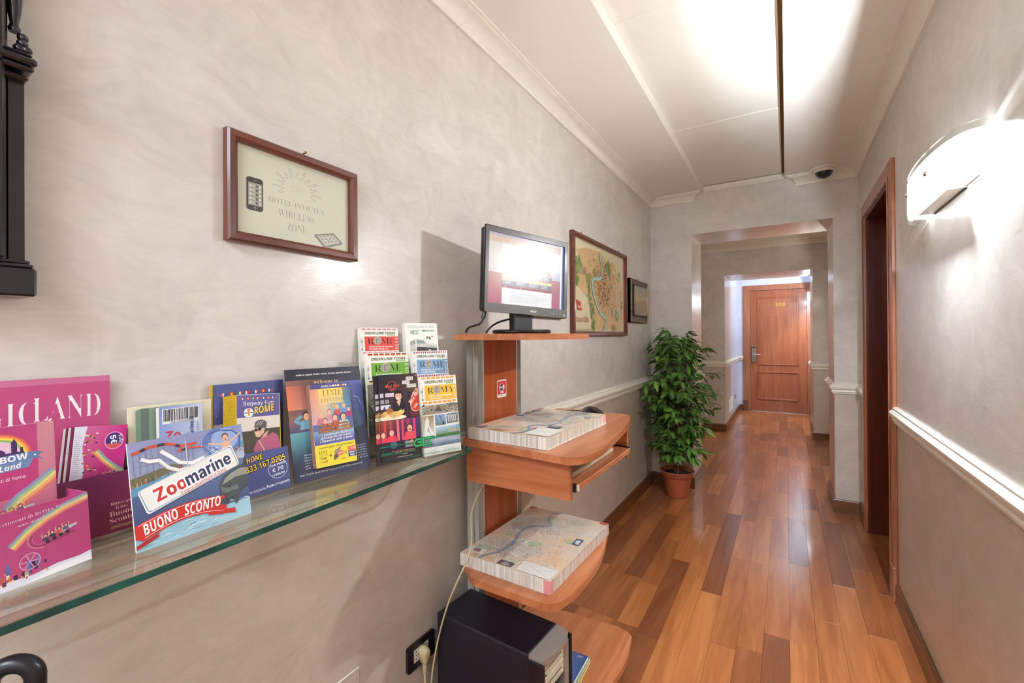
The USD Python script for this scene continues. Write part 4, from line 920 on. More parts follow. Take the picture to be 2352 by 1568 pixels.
for i in range(150):
    x, y, a = R.uniform(.12, .9), R.uniform(.08, .88), R.choice([.35, 1.9, .9, 2.5]) + R.normal(0, .12); L = R.uniform(.02, .09)
    P.line([(X(x), Y(y)), (X(x) + L * math.cos(a), Y(y) + L * math.sin(a))], .0016, (250, 238, 206), same=True)
P.line([(X(.55), Y(.05)), (X(.64), Y(.35)), (X(.78), Y(.66))], .004, (250, 240, 214)); P.line([(X(.66), Y(.36)), (X(.86), Y(.16))], .004, (250, 240, 214)); P.line([(X(.68), Y(.30)), (X(.60), Y(.06))], .004, (250, 240, 220)); P.line([(X(.5), Y(.64)), (X(.86), Y(.80))], .003, (250, 240, 214))
bl = [(196, 140, 84), (178, 108, 62), (210, 164, 104), (150, 84, 50), (222, 184, 128)]
P.z += P.step
for i in range(900):
    x, y = R.normal(.52, .13), R.normal(.52, .17)
    if .15 < x < .93 and .05 < y < .9: s = R.uniform(.003, .008); P.rect(X(x), Y(y), X(x) + s * 1.4, Y(y) + s, bl[i % 5], same=True)
blob(.17, .66, .04, .05, 20, [(150, 92, 60), (176, 120, 84), (206, 196, 190)], .008); blob(.72, .26, .03, .10, 12, [(150, 160, 160), (130, 146, 150), (206, 182, 176)], .012); blob(.90, .48, .012, .08, 8, [(150, 152, 140)], .010)
riv = [(.46, .93), (.48, .82), (.50, .72), (.47, .64), (.40, .615), (.33, .60), (.31, .52), (.34, .42), (.40, .30), (.48, .21), (.57, .16), (.56, .08), (.52, .02)]
from scipy.interpolate import CubicSpline
tt = np.linspace(0, 1, len(riv)); q = np.linspace(0, 1, 70); P.line(list(zip(CubicSpline(tt, [X(p[0]) for p in riv])(q), CubicSpline(tt, [Y(p[1]) for p in riv])(q))), .019, (150, 190, 180))
P.poly([(X(.035), Y(.33)), (X(.05), Y(.34)), (X(.11), Y(.32)), (X(.125), Y(.23)), (X(.06), Y(.235)), (X(.055), Y(.31))], (206, 66, 52)); P.text('m', X(.068), Y(.255), .016, (246, 226, 200), 'bold', width=.038)
P.text('Charta ROMA', X(.03), Y(.105), .022, (160, 84, 66), 'sans', width=.20, ysc=1.35); P.rect(.015, .012, w * .32, .017, (196, 178, 150))
P.done(t, mat='print_matte'); t.add('glazing', bx(.012, .013, 2.308, 3.228, 1.328, 1.872), 'picture_glass'); hook(t, 2.42, 1.902); hook(t, 3.10, 1.902)
# --- small old painting near the corner and another behind the monitor
def painting(label, y0, y1, z0, z1, sky, ground, both=True):
    t = T('painting', label, 'painting', (0, (y0 + y1) / 2, (z0 + z1) / 2)); w, h = y1 - y0, z1 - z0
    for m in frame_mesh(w, h, .055, .030, .012): t.add('frame_bar', xf(m, (.002, y0, z0), LW['U'], LW['V'], LW['N']), 'bronze_dark')
    for m in frame_mesh(w, h, .016, .036, .006): t.add('gilt_edge', xf(m, (.002, y0, z0), LW['U'], LW['V'], LW['N']), 'gilt')
    t.add('panel', bx(.002, .034, y0 + .07, y1 - .02, z0 + .055, z1 - .045, .002), 'bronze_dark')
    P = Print((.0342, y0 + .074, z0 + .059), w=w - .098, h=h - .108, **LW); a, b = P.w, P.h
    P.grad(0, b * .42, a, b, sky[0], sky[1], sky[2], sky[3]); P.grad(0, 0, a, b * .42, ground[0], ground[1], ground[2], ground[3])
    R = np.random.default_rng(int(y0 * 100))
    for i in range(16): x = R.uniform(0, .9); P.poly([(a * x, b * .40), (a * (x + .06), b * .40), (a * (x + .05), b * R.uniform(.46, .58)), (a * (x + .01), b * R.uniform(.46, .56))], [(140, 104, 72), (166, 122, 78), (120, 96, 76)][i % 3])
    for i in range(10): x, y = R.uniform(0, .8), R.uniform(.7, .95); P.circle(a * x, b * y, a * .09, (160, 146, 110), ry=b * .03)
    P.line([(a * .33, b * .35), (a * .335, b * .75)], .003, (110, 96, 80)); P.done(t)
    for yy in (y0 + .08, y1 - .03):
        for zz_ in (z0 + .065, z1 - .055): t.add('stud', ball((.035, yy, zz_), .004, 1), 'brass')
    hook(t, (y0 + y1) / 2, z1 + .006)
painting('small old landscape painting in a dark gilt frame near the corner', 3.335, 3.805, 1.407, 1.744, ((190, 160, 104), (196, 160, 96), (120, 128, 116), (112, 126, 124)), ((120, 112, 100), (124, 112, 96), (168, 128, 88), (150, 116, 86)))
painting('gilt framed picture mostly hidden behind the monitor', 1.72, 2.163, 1.395, 1.70, ((150, 140, 110), (160, 150, 120), (120, 128, 116), (112, 126, 124)), ((110, 100, 80), (120, 110, 90), (150, 120, 80), (140, 110, 80)))
# --- dome camera
t = T('dome_camera', 'dark glass dome camera on the ceiling in the far right corner', 'camera', (1.272, 3.935, ZC))
t.add('mount_ring', lathe([(0, 0), (.088, 0), (.088, -.006), (.080, -.014), (.064, -.016), (.060, -.010), (0, -.010)], (1.272, 3.935, ZC), 40), 'white_gloss', smooth=30)
t.add('collar', lathe([(.062, -.012), (.062, -.026), (.056, -.030), (.054, -.012)], (1.272, 3.935, ZC), 40), 'white_gloss', smooth=30)
dm = trimesh.creation.icosphere(3, .055); dm = trimesh.intersections.slice_mesh_plane(dm, (0, 0, -1), (0, 0, -.002)); dm.apply_translation((1.272, 3.935, ZC - .018)); t.add('dome', dm, 'black_lacquer', smooth=True, label='dark reflective dome')
# --- ventilation grille and socket in the far corridor
t = T('vent_grille', 'white ventilation grille low on the far corridor wall', 'vent', (FX1, 7.35, .27))
t.add('frame', cat([bx(FX1, FX1 + .012, 7.05, 7.65, .19, .205), bx(FX1, FX1 + .012, 7.05, 7.65, .345, .36), bx(FX1, FX1 + .012, 7.05, 7.07, .205, .345), bx(FX1, FX1 + .012, 7.63, 7.65, .205, .345)]), 'white_plastic')
for k in range(7): t.add('slat', bx(FX1, FX1 + .008, 7.07, 7.63, .212 + k * .019, .222 + k * .019), 'white_plastic')
t = T('wall_switch', 'small dark socket plate on the far corridor wall', 'socket', (FX1, 8.1, .31)); t.add('plate', bx(FX1, FX1 + .008, 8.02, 8.14, .27, .35, .002), 'grey_laminate'); t.add('insert', bx(FX1 + .008, FX1 + .010, 8.04, 8.12, .285, .335), 'socket_black')

# --- black carved wooden piece at the left edge
t = T('wall_clock', 'black carved wooden wall clock case cut off by the left edge', 'clock', (.03, .10, 1.60))
t.add('case', bx(0, .045, -.12, .172, 1.372, 2.15, .002), 'black_lacquer')
t.add('front_panel', bx(.045, .064, -.10, .166, 1.42, 2.13, .003), 'black_lacquer')
t.add('base_block', bx(0, .062, -.13, .1985, 1.366, 1.408, .003), 'black_lacquer'); t.add('base_moulding', cat([bx(0, .060, -.13, .1955, 1.408, 1.414, .002), bx(0, .056, -.13, .1925, 1.414, 1.420, .002)]), 'black_lacquer')
t.add('pilaster', hull([(0, .172, z) for z in (1.42, 1.698)] + [(.046, .172, z) for z in (1.42, 1.698)] + [(0, .1905, z) for z in (1.42, 1.698)] + [(.046, .1885, z) for z in (1.42, 1.698)]), 'black_lacquer')
for z0, z1, o in ((1.690, 1.697, .1915), (1.703, 1.712, .196), (1.713, 1.724, .199), (1.725, 1.731, .195)): t.add('capital', cat([bx(0, .058 + (o - .19), -.12, o, z0, z1, .003)]), 'black_lacquer')
for x_, y_, z_ in ((.050, .1905, 1.739), (.050, .186, 1.747), (.047, .187, 1.757), (.050, .1825, 1.7385)): t.add('carved_bud', ball((x_, y_, z_), .0065, 2), 'black_lacquer', smooth=True)
t.add('turned_column', lathe([(0, 0), (.006, 0), (.007, .005), (.0045, .012), (.0075, .03), (.009, .05), (.0075, .075), (.0045, .085), (.008, .092), (.008, .10), (.004, .105), (.008, .115), (.009, .20), (0, .21)], (.046, .1785, 1.762), 18), 'black_lacquer', smooth=30)

# --- umbrella in its stand, bottom left
t = T('umbrella', 'black curved umbrella handle above a steel collar at the lower left corner', 'umbrella', (.235, .158, 0))
ctr = np.array((.225, .1425, .885)); R_ = .0175; pts = [ctr + np.array((.012 * math.cos(q), R_ * math.cos(q), R_ * math.sin(q) * 1.25)) for q in np.linspace(math.radians(-8), math.radians(200), 22)]
t.add('crook_handle', tube([pts[0] - (0, 0, .012)] + pts + [pts[-1] + (0, -.001, -.02)], .0105, 14), 'black_plastic', smooth=True)
tipc = pts[0]; t.add('collar', tube([tipc - (0, 0, .011), tipc - (0, 0, .040)], .0088, 14), 'chrome', smooth=30); t.add('shaft', tube([tipc - (0, 0, .040), tipc - (0, 0, .78)], .006, 10), 'dark_metal', smooth=30)
t.add('rolled_canopy', lathe([(0, .06), (.010, .06), (.020, .30), (.030, .70), (.024, .75), (.009, .77), (0, .77)], (tipc[0], tipc[1], 0), 14), 'black_matte', smooth=40)
t = T('umbrella_stand', 'white umbrella stand with a red line round its rim', 'umbrella stand', (.235, .10, 0))
cs = (tipc[0] + .012, tipc[1] - .048, 0)
t.add('body', lathe([(0, .004), (.062, .0), (.068, .02), (.068, .842), (.0665, .846), (.065, .842), (.065, .02), (0, .02)], cs, 40), 'white_plastic', smooth=30); t.add('red_rim_line', lathe([(.0648, .828), (.0642, .828), (.0642, .833), (.0648, .833)], cs, 40), 'red_plastic')

# ================================================================== GLASS SHELF AND ALL THE LEAFLETS ON IT
ZS = .970
t = T('glass_shelf', 'long glass wall shelf with a dark green edge carrying the leaflets', 'shelf', (.12, .5, .965))
xe = lambda y: .2575 - .0235 * (y - .128) / .933
outl = round_poly([(.001, -.9), (xe(-.9), -.9), (xe(1.072), 1.072), (.001, 1.072)], [0, 0, .022, 0], 8)
t.add('glass', slab(outl, .9605, ZS, 0), 'shelf_glass')
oc = np.array([p for p in outl.exterior.coords[:-1]])
strip = outl.buffer(.0006, join_style=1).difference(outl.buffer(-.0004)).difference(sbox(-.1, -2, .003, 2)).difference(sbox(-.1, -2, 1, -.895))
t.add('polished_edge', slab(strip, .9602, .9703, 0), 'glass_edge', label='dark green polished edge')
for y in (.20, .86): t.add('wall_clamp', cat([bx(0, .030, y - .03, y + .03, .9505, .9600, .002), bx(0, .012, y - .03, y + .03, .948, .9600, .002)]), 'chrome')

def fr(b0, b1, lean, z=ZS + .0004):
    b0 = np.array([*b0, z]); b1 = np.array([*b1, z]); U = (b1 - b0) / np.linalg.norm(b1 - b0); Nh = np.array([U[1], -U[0], 0]); th = math.radians(lean)
    V = np.array([0, 0, 1.0]) * math.cos(th) - Nh * math.sin(th); return [b0, U, V, np.cross(U, V)]
def plate(F, u0, u1, v0, v1, n0, n1, c=0.0): return xf(bx(u0, u1, v0, v1, n0, n1, c), *F)
def upf(F): return [F[0], F[1], np.array((0, 0, 1.0)), np.cross(F[1], np.array((0, 0, 1.0)))]
def pocket(F, w, h, d, floor=True, left=True):
    """front wall leaning as F, upright side walls and a floor behind it"""
    G = upf(F); ln = math.asin(F[3][2]); k = math.tan(ln); out = [plate(F, 0, w, 0.0006, h, -.0022, 0)]
    tri = Polygon([(0, 0), (-h * math.sin(ln), h * math.cos(ln)), (-d, h * math.cos(ln)), (-d, 0)])
    for u in ((0, w - .0022) if left else (w - .0022,)): out.append(xf(extrude(tri, .0022), G[0] + G[1] * u, G[3], G[2], G[1]))
    if floor: out.append(plate(G, 0, w, 0, .0022, -d, -.0005))
    return cat(out)
def pr_on(F, u0, v0, w, h, n): return Print(F[0] + F[1] * u0 + F[2] * v0 + F[3] * n, F[1], F[2], F[3], w, h)
def turned(F, u, v, deg):
    """the frame turned in its own plane about (u, v)"""
    a = math.radians(deg); O = F[0] + F[1] * u + F[2] * v
    return [O, F[1] * math.cos(a) + F[2] * math.sin(a), F[2] * math.cos(a) - F[1] * math.sin(a), F[3]]
def lid(F): return F[0] + F[1] * .03
skin = (232, 178, 148)
def figure(P, x, y, s, shirt, hair=(60, 44, 36), arms='up'):
    """small printed person: head, hair, shoulders, arms"""
    P.poly([(x - .5 * s, y), (x + .5 * s, y), (x + .34 * s, y + .62 * s), (x - .34 * s, y + .62 * s)], shirt)
    if arms == 'up':
        for q in (-1, 1): P.line([(x + q * .34 * s, y + .52 * s), (x + q * .52 * s, y + .95 * s), (x + q * .46 * s, y + 1.45 * s)], .15 * s, skin)
    elif arms == 'ears':
        for q in (-1, 1): P.line([(x + q * .4 * s, y + .4 * s), (x + q * .75 * s, y + .62 * s), (x + q * .3 * s, y + .95 * s)], .2 * s, shirt)
    elif arms == 'wide':
        for q in (-1, 1): P.line([(x + q * .30 * s, y + .52 * s), (x + q * .8 * s, y + .66 * s), (x + q * 1.5 * s, y + 1.0 * s)], .16 * s, skin)
    P.circle(x, y + .92 * s, .25 * s, hair, ry=.31 * s); P.circle(x, y + .86 * s, .2 * s, skin, ry=.25 * s)
def rainbow(P, pts, w):
    cols = [(224, 120, 110), (236, 172, 110), (232, 214, 130), (160, 190, 140), (140, 150, 190)]
    for k, c in enumerate(cols):
        o = (k - 2) * w / 5; q = []
        for i, (x, y) in enumerate(pts):
            a = pts[max(i - 1, 0)]; b = pts[min(i + 1, len(pts) - 1)]; d = math.hypot(b[0] - a[0], b[1] - a[1]); q.append((x - (b[1] - a[1]) / d * o, y + (b[0] - a[0]) / d * o))
        P.line(q, w / 5, c, same=k > 0)
def coaster(P, x, y, s):
    """train of riders with raised arms on a looping track"""
    for k in range(9):
        a = math.radians(150 + 13 * k); P.line([(x - .9 * s + 1.1 * s * math.cos(a), y + .1 * s + .9 * s * math.sin(a)), (x - .9 * s + .8 * s * math.cos(a), y + .1 * s + .62 * s * math.sin(a))], .07 * s, (150, 70, 96))
    P.line([(x - .9 * s + 1.12 * s * math.cos(math.radians(a)), y + .1 * s + .92 * s * math.sin(math.radians(a))) for a in range(140, 275, 10)], .08 * s, (226, 140, 160))
    P.line([(x - .9 * s + .8 * s * math.cos(math.radians(a)), y + .1 * s + .6 * s * math.sin(math.radians(a))) for a in range(140, 275, 10)], .06 * s, (206, 110, 140))
    P.poly([(x - 1.0 * s, y - .72 * s), (x + 1.5 * s, y - .30 * s), (x + 1.5 * s, y - .20 * s), (x - .9 * s, y - .55 * s)], (150, 60, 90))
    P.poly([(x + .3 * s, y - .1 * s), (x + 1.7 * s, y + .34 * s), (x + 1.75 * s, y + .56 * s), (x + 1.1 * s, y + .50 * s), (x + .25 * s, y + .22 * s)], (190, 188, 194)); P.poly([(x + .5 * s, y + .02 * s), (x + 1.2 * s, y + .26 * s), (x + 1.1 * s, y + .42 * s)], (232, 232, 236))
    for i, c in enumerate([(70, 66, 100), (60, 60, 74), (214, 90, 80), (120, 84, 130)]):
        figure(P, x - .75 * s + i * .52 * s, y - .28 * s + i * .15 * s, .5 * s, c); P.circle(x - .6 * s + i * .5 * s, y - .42 * s + i * .12 * s, .16 * s, (44, 40, 48))
PUR = (186, 66, 120)
# --- purple park display
t = T('leaflet_display', 'tall purple cardboard leaflet stand lettered MAGICLAND at the left end of the shelf', 'leaflet stand', (.08, .18, ZS))
t.add('back_board', bx(.008, .0125, -.03, .297, ZS + .0004, 1.2375, .0006), 'purple_card')
P = Print((.0126, -.03, ZS), w=.327, h=.267, **LW); P.grad(0, 0, .327, .267, (176, 54, 110), (186, 64, 118), (192, 80, 128), (180, 66, 116)); P.rect(0, .258, .327, .267, (200, 110, 148))
P.text('MAGIC', .1255, .196, .035, (240, 232, 232), 'serif', width=.112, thin=1.6, ysc=1.12); P.text('LAND', .2345, .1995, .037, (240, 232, 232), 'serif', width=.080, thin=1.6, ysc=1.12)
P.line([(.253, .203), (.249, .193), (.243, .189)], .0022, (240, 232, 232)); P.done(t)
MF = fr((.157, .144), (.135, .240), 6); FW, FH = .19, .1005; F = [MF[0] - MF[1] * (FW - .0985), *MF[1:]]
fp = t.add('front_pocket', pocket(F, FW, FH, .058), 'purple_card')
P = pr_on(F, 0, 0, FW, FH, .0001); P.grad(0, 0, FW, FH, (196, 84, 138), (190, 70, 124), (182, 62, 116), (186, 66, 122))
rainbow(P, [(.105, .052), (.122, .068), (.14, .079), (.162, .088), (.19, .095)], .012)
P.poly([(0, .0), (FW, 0), (FW, .0145), (.175, .012), (.15, .013), (.125, .009), (.10, .011), (.06, .006), (0, .008)], (226, 228, 240)); P.poly([(.11, 0), (FW, 0), (FW, .009), (.15, .008)], (246, 246, 250))
R2 = np.random.default_rng(11)
for i in range(60):
    x = R2.uniform(.070, .138); y = .006 + R2.uniform(0, .020) * (1 - abs(x - .115) / .08); s = R2.uniform(.0015, .004); P.rect(x, y, x + s, y + s * 1.6, [(214, 120, 60), (226, 184, 70), (96, 60, 110), (206, 70, 90), (100, 130, 180), (240, 220, 190), (66, 44, 76)][i % 7], same=i > 0)
for x in (.098, .118, .128): P.poly([(x, .02), (x + .005, .02), (x + .004, .030), (x + .0025, .036), (x + .001, .030)], (92, 110, 180))
P.poly([(.060, .003), (.088, .005), (.088, .016), (.078, .024), (.066, .018)], (70, 50, 96))
for a in range(6): P.line([(.122 + .010 * math.cos(a), .028 + .010 * math.sin(a)), (.122 - .010 * math.cos(a), .028 - .010 * math.sin(a))], .0006, (226, 170, 200))
P.ring(.122, .028, .011, .001, (226, 170, 200)); coaster(P, .150, .053, .0145)
P.text('Il Parco divertimenti di ROMA Valmontone', .186, .0905, .0046, (238, 206, 222), 'serif', width=.125, rot=4, align='r', thin=1.0); P.text('www.magicland.it', .154, .0805, .0042, (240, 214, 226), 'serif', width=.042, rot=4, align='r', thin=1.0); P.done(t, under=fp)
VP = fr((.048, .2), (.045, .322), 4); rpk = t.add('side_pocket', pocket(VP, .121, .101, .031), 'dark_purple_card')
P = pr_on(VP, 0, 0, .121, .101, .0001); P.grad(.0, .0, .121, .101, (112, 30, 76), (130, 36, 70), (126, 44, 88), (110, 36, 84))
for i, (s, z_, y) in enumerate([('Ritira qui', .0052, .046), ('il tuo', .0052, .038), ('Buono', .0088, .0275), ('Sconto', .0088, .0165)]): P.text(s, .104, y, z_, (238, 206, 190), 'serif', align='c', thin=1.2, rot=3)
P.rect(.088, .006, .121, .011, (150, 110, 90)); P.done(t, under=rpk)
# --- rainbow leaflets and coupons in it
RB = fr((.118, .09), (.0985, .2185), 5, ZS + .005); t = T('leaflet_stack', 'purple leaflets with a rainbow and castle standing in the front pocket of the purple stand', 'leaflets', lid(RB), 'leaflets on the glass shelf')
RW, RH = .125, .2035
t.add('sheets', plate(RB, 0, RW, 0, RH, -.006, -.0006), 'white_paper'); t.add('front_sheet', plate(RB, 0, RW, 0, RH, -.0006, 0), 'purple_card')
P = pr_on(RB, 0, 0, RW, RH, .0001); P.grad(0, 0, RW, RH, (196, 70, 128), (196, 90, 130), (206, 140, 150), (166, 40, 108)); P.grad(0, RH * .5, RW * .85, RH, (186, 44, 112), (192, 60, 120), (190, 66, 124), (160, 34, 100))
rainbow(P, [(.075, .085), (.088, .100), (.100, .108), (.113, .118), (.125, .128)], .019)
cxr, cyr = .066, .160
for k, c in enumerate([(228, 96, 92), (240, 160, 76), (244, 214, 84), (150, 190, 96)]):
    P.shape(P.clip(Point(cxr, cyr).buffer(.034 - .0025 * k, 24).intersection(sbox(0, cyr, RW, RH))), c)
P.shape(P.clip(Point(cxr, cyr).buffer(.0235, 24).intersection(sbox(0, cyr, RW, RH))), (232, 196, 216))
cast = union_all([sbox(cxr - .026, cyr, cxr + .026, cyr + .006), Point(cxr, cyr + .005).buffer(.0075), sbox(cxr - .021, cyr, cxr - .015, cyr + .014), sbox(cxr + .013, cyr, cxr + .019, cyr + .020), sbox(cxr + .022, cyr, cxr + .025, cyr + .012)] + [Polygon([(a, b), (a + .007, b), (a + .0035, b + .006)]) for a, b in ((cxr - .0215, cyr + .013), (cxr + .0125, cyr + .019))])
P.shape(P.clip(cast), (66, 42, 96))
P.poly([(cxr - .036, cyr - .012), (cxr + .036, cyr - .006), (cxr + .046, cyr - .010), (cxr + .040, cyr - .004), (cxr + .046, cyr + .001), (cxr + .034, cyr + .004), (cxr - .034, cyr + .001), (cxr - .046, cyr)], (96, 128, 172)); P.poly([(cxr - .036, cyr - .022), (cxr + .030, cyr - .018), (cxr + .036, cyr - .006), (cxr - .036, cyr - .012)], (112, 140, 178))
P.text('RAINBOW', cxr, cyr - .0072, .0088, (244, 242, 246), 'bold', width=.060, align='c', rot=3); P.text('MagicLand', cxr - .002, cyr - .0185, .0074, (244, 242, 246), 'bold_italic', width=.050, align='c', rot=4); P.circle(cxr + .037, cyr - .002, .0012, (244, 242, 246))
P.text('Il parco divertimenti di Roma', .092, .128, .0046, (246, 232, 238), 'sans', width=.072, align='r', rot=2); coaster(P, .072, .080, .0165); P.done(t)
VF = turned(VP, .035, .085, -6); VF[0] = VF[0] - VF[3] * .010
t = T('coupon_stack', 'magenta coupons printed Vale 5€ in the right pocket of the purple stand', 'coupons', VF[0], 'leaflets on the glass shelf')
for k in range(4): t.add('sheet', plate([VF[0] - VF[1] * .0022 * k - VF[3] * .0032 * k, *VF[1:]], 0, .072, -.06, .102 - .0006 * k, -.0012, -.0004), 'white_paper' if k % 2 else 'dark_purple_card')
t.add('front_sheet', plate(VF, .004, .074, -.06, .1025, -.0005, 0), 'purple_card'); P = Print(VF[0] + VF[1] * .004 + VF[2] * -.06 + VF[3] * .0001, VF[1], VF[2], VF[3], .070, .1625)
P.grad(0, 0, .070, .1625, (196, 60, 130), (206, 50, 140), (196, 40, 130), (206, 110, 150)); P.poly([(0, 0), (.014, 0), (.013, .05), (.017, .09), (.012, .13), (.016, .1625), (0, .1625)], (226, 226, 238)); P.lines(.002, .152, .009, 30, .0032, .0008, (150, 140, 140))
rainbow(P, [(.030, .120), (.042, .104), (.056, .090), (.070, .080)], .010)
for i in range(40): x, y = R2.uniform(.012, .030), R2.uniform(.085, .155); P.rect(x, y, x + .003, y + .0022, [(214, 120, 60), (226, 184, 70), (60, 44, 60), (206, 60, 110), (240, 230, 220)][i % 5], same=i > 0)
coaster(P, .050, .080, .009); P.circle(.053, .136, .0135, (236, 130, 190), ry=.0155); P.circle(.053, .136, .0115, (60, 50, 110), ry=.0135); P.shape(P.clip(affinity.scale(Point(.053, .136).buffer(1, 14), .0115, .0135).intersection(sbox(0, 0, .1, .131))), (206, 90, 90))
P.text('Vale', .0575, .146, .0060, (250, 246, 250), 'serif', rot=-78, thin=.8); P.text('5€', .0465, .144, .0082, (250, 246, 250), 'bold', rot=-78); P.done(t)

# --- water park display
ZO_ = fr((.175, .281), (.164, .459), 11); ZW, ZH = .1785, .1685
t = T('leaflet_display', 'white coupon display lettered Zoomarine with water slides and a dolphin', 'leaflet stand', (.12, .38, ZS))
t.add('base_fold', bx(.018, .158, .345, .43, ZS + .0002, ZS + .0016), 'white_paper')
t.add('back_board', bx(.0135, .018, .3205, .457, ZS + .0004, 1.1765, .0006), 'cream_card')
fc = t.add('front_card', cat([plate(ZO_, 0, ZW, .001, ZH, -.003, 0)]), 'white_paper'); P = pr_on(ZO_, 0, 0, ZW, ZH, .0001); w, h = ZW, ZH
P.grad(0, .098, w, h, (150, 160, 190), (190, 206, 226), (130, 140, 184), (146, 146, 186)); P.grad(0, 0, w, .062, (150, 190, 206), (170, 206, 220), (150, 196, 214), (130, 170, 196)); P.grad(0, .030, w, .105, (62, 74, 116), (70, 84, 126), (104, 128, 164), (90, 104, 146))
for i in range(40): x, y = R2.uniform(0, w), R2.uniform(.002, .034); P.poly([(x, y), (x + .012, y + .002), (x + .02, y + .0006), (x + .011, y + .0034)], [(206, 228, 234), (110, 160, 184), (232, 242, 246)][i % 3])
P.poly([(0, .084), (.05, .088), (w, .128), (w, .138), (.08, .112), (0, .098)], (96, 150, 180)); P.poly([(0, .098), (.03, .104), (.075, .116), (.06, .122), (0, .112)], (110, 104, 70))
for i in range(26): x = R2.uniform(0, .075); P.rect(x, .096 + x * .2, x + .0014, .102 + x * .2 + R2.uniform(0, .003), [(206, 160, 130), (190, 120, 100), (90, 80, 70)][i % 3], same=i > 0)
for i in range(11): P.line([(.006 + i * .0085, .104), (.006 + i * .0085, .155 - abs(i - 4) * .002)], .0006, (112, 112, 122))
for y in (.118, .128, .138): P.line([(.004, y), (.095, y + .002)], .0005, (130, 130, 140))
P.line([(.004, .150), (.03, .157), (.055, .157), (.075, .149), (.098, .150)], .0042, (206, 78, 52)); P.line([(.016, .1525), (.023, .1555)], .0044, (44, 46, 60)); P.line([(.040, .1575), (.050, .1572)], .0044, (44, 46, 60)); P.line([(.066, .152), (.072, .1495)], .0044, (44, 46, 60)); P.line([(.068, .141), (.086, .144), (.110, .141)], .003, (206, 78, 52)); P.line([(.074, .142), (.080, .143)], .0032, (44, 46, 60)); P.line([(.075, .150), (.070, .142)], .003, (206, 78, 52))
for k, dx in enumerate((0, .0)): pass
P.line([(.016, .140), (.026, .134), (.040, .133), (.052, .118), (.068, .109), (.082, .110)], .0058, (238, 236, 232)); P.line([(.044, .147), (.056, .136), (.070, .122), (.088, .117), (.108, .122)], .0058, (244, 242, 238)); P.line([(.016, .137), (.026, .131), (.040, .130), (.052, .115), (.068, .106)], .0012, (170, 170, 180))
P.line([(.081, .108), (.081, .156)], .0018, (206, 206, 210))
P.circle(.140, .142, .032, (96, 120, 176), ry=.028); P.circle(.146, .147, .024, (150, 172, 214), ry=.020); P.line([(.118, .16), (.135, .164), (.16, .160), (.172, .148), (.17, .128)], .003, (64, 92, 160))
for i in range(120): a, r = R2.uniform(0, 6.28), R2.exponential(.018); x, y = .122 + r * math.cos(a), .130 + r * math.sin(a) * .9; P.rect(x, y, x + R2.uniform(.0005, .0018), y + R2.uniform(.0005, .0016), (230, 236, 246), same=i > 0)
P.poly([(.142, .116), (.152, .117), (.155, .137), (.150, .142), (.141, .142), (.138, .136)], skin); P.poly([(.139, .110), (.156, .112), (.154, .119), (.141, .119)], (80, 70, 66)); P.line([(.142, .138), (.131, .140), (.117, .144)], .0026, skin); P.line([(.152, .139), (.162, .145), (.174, .153)], .0026, skin); P.line([(.143, .112), (.136, .108), (.130, .101)], .004, skin); P.line([(.153, .113), (.161, .109), (.168, .108)], .004, skin); P.circle(.146, .151, .0062, (92, 60, 40), ry=.0064); P.circle(.1462, .1487, .0050, skin, ry=.0058); P.circle(.1463, .1462, .0014, (110, 40, 40))
for i in range(50): x, y = R2.uniform(.125, w), R2.uniform(.118, .128); P.rect(x, y, x + .002, y + .0016, [(180, 130, 110), (220, 190, 170), (120, 70, 60), (150, 120, 100)][i % 4], same=i > 0)
# white name plate, tilted
a_ = 16.2; pl0 = affinity.translate(affinity.rotate(sbox(0, 0, .155, .0405).buffer(-.005).buffer(.005, quad_segs=6), a_, origin=(0, 0)), .018, .052)
P.shape(P.clip(pl0), (238, 236, 230)); P.shape(P.clip(affinity.scale(pl0, .975, .94).difference(affinity.scale(pl0, .962, .905))), (110, 150, 190))
P.text('Zoo', .033, .067, .0215, (206, 54, 50), 'bold', width=.047, rot=a_, outline=(246, 246, 246), ow=.12); P.text('marine', .0785, .0803, .0215, (52, 56, 92), 'bold', width=.078, rot=a_, outline=(246, 246, 246), ow=.12)
P.text('Il parco divertimenti di Roma', .067, .0675, .0068, (206, 60, 56), 'sans', width=.078, rot=a_)
# dolphin
dol = [(.1785, .092), (.168, .094), (.150, .088), (.136, .080), (.129, .070), (.127, .060), (.130, .054), (.126, .046), (.1265, .042), (.133, .045), (.138, .048), (.131, .036), (.1315, .031), (.137, .033), (.147, .041), (.150, .036), (.152, .026), (.157, .030), (.158, .042), (.168, .050), (.1785, .054)]
P.poly(dol, (74, 82, 84)); P.poly([(.1785, .086), (.166, .088), (.150, .083), (.138, .076), (.132, .066), (.140, .068), (.156, .074), (.1785, .074)], (150, 150, 140)); P.poly([(.129, .063), (.14, .058), (.158, .060), (.16, .052), (.14, .050), (.131, .054)], (112, 118, 116)); P.circle(.145, .060, .0016, (24, 24, 26)); P.line([(.129, .047), (.140, .0475), (.150, .051)], .001, (40, 42, 46)); P.poly([(.172, .094), (.1785, .112), (.1785, .09)], (60, 66, 72))
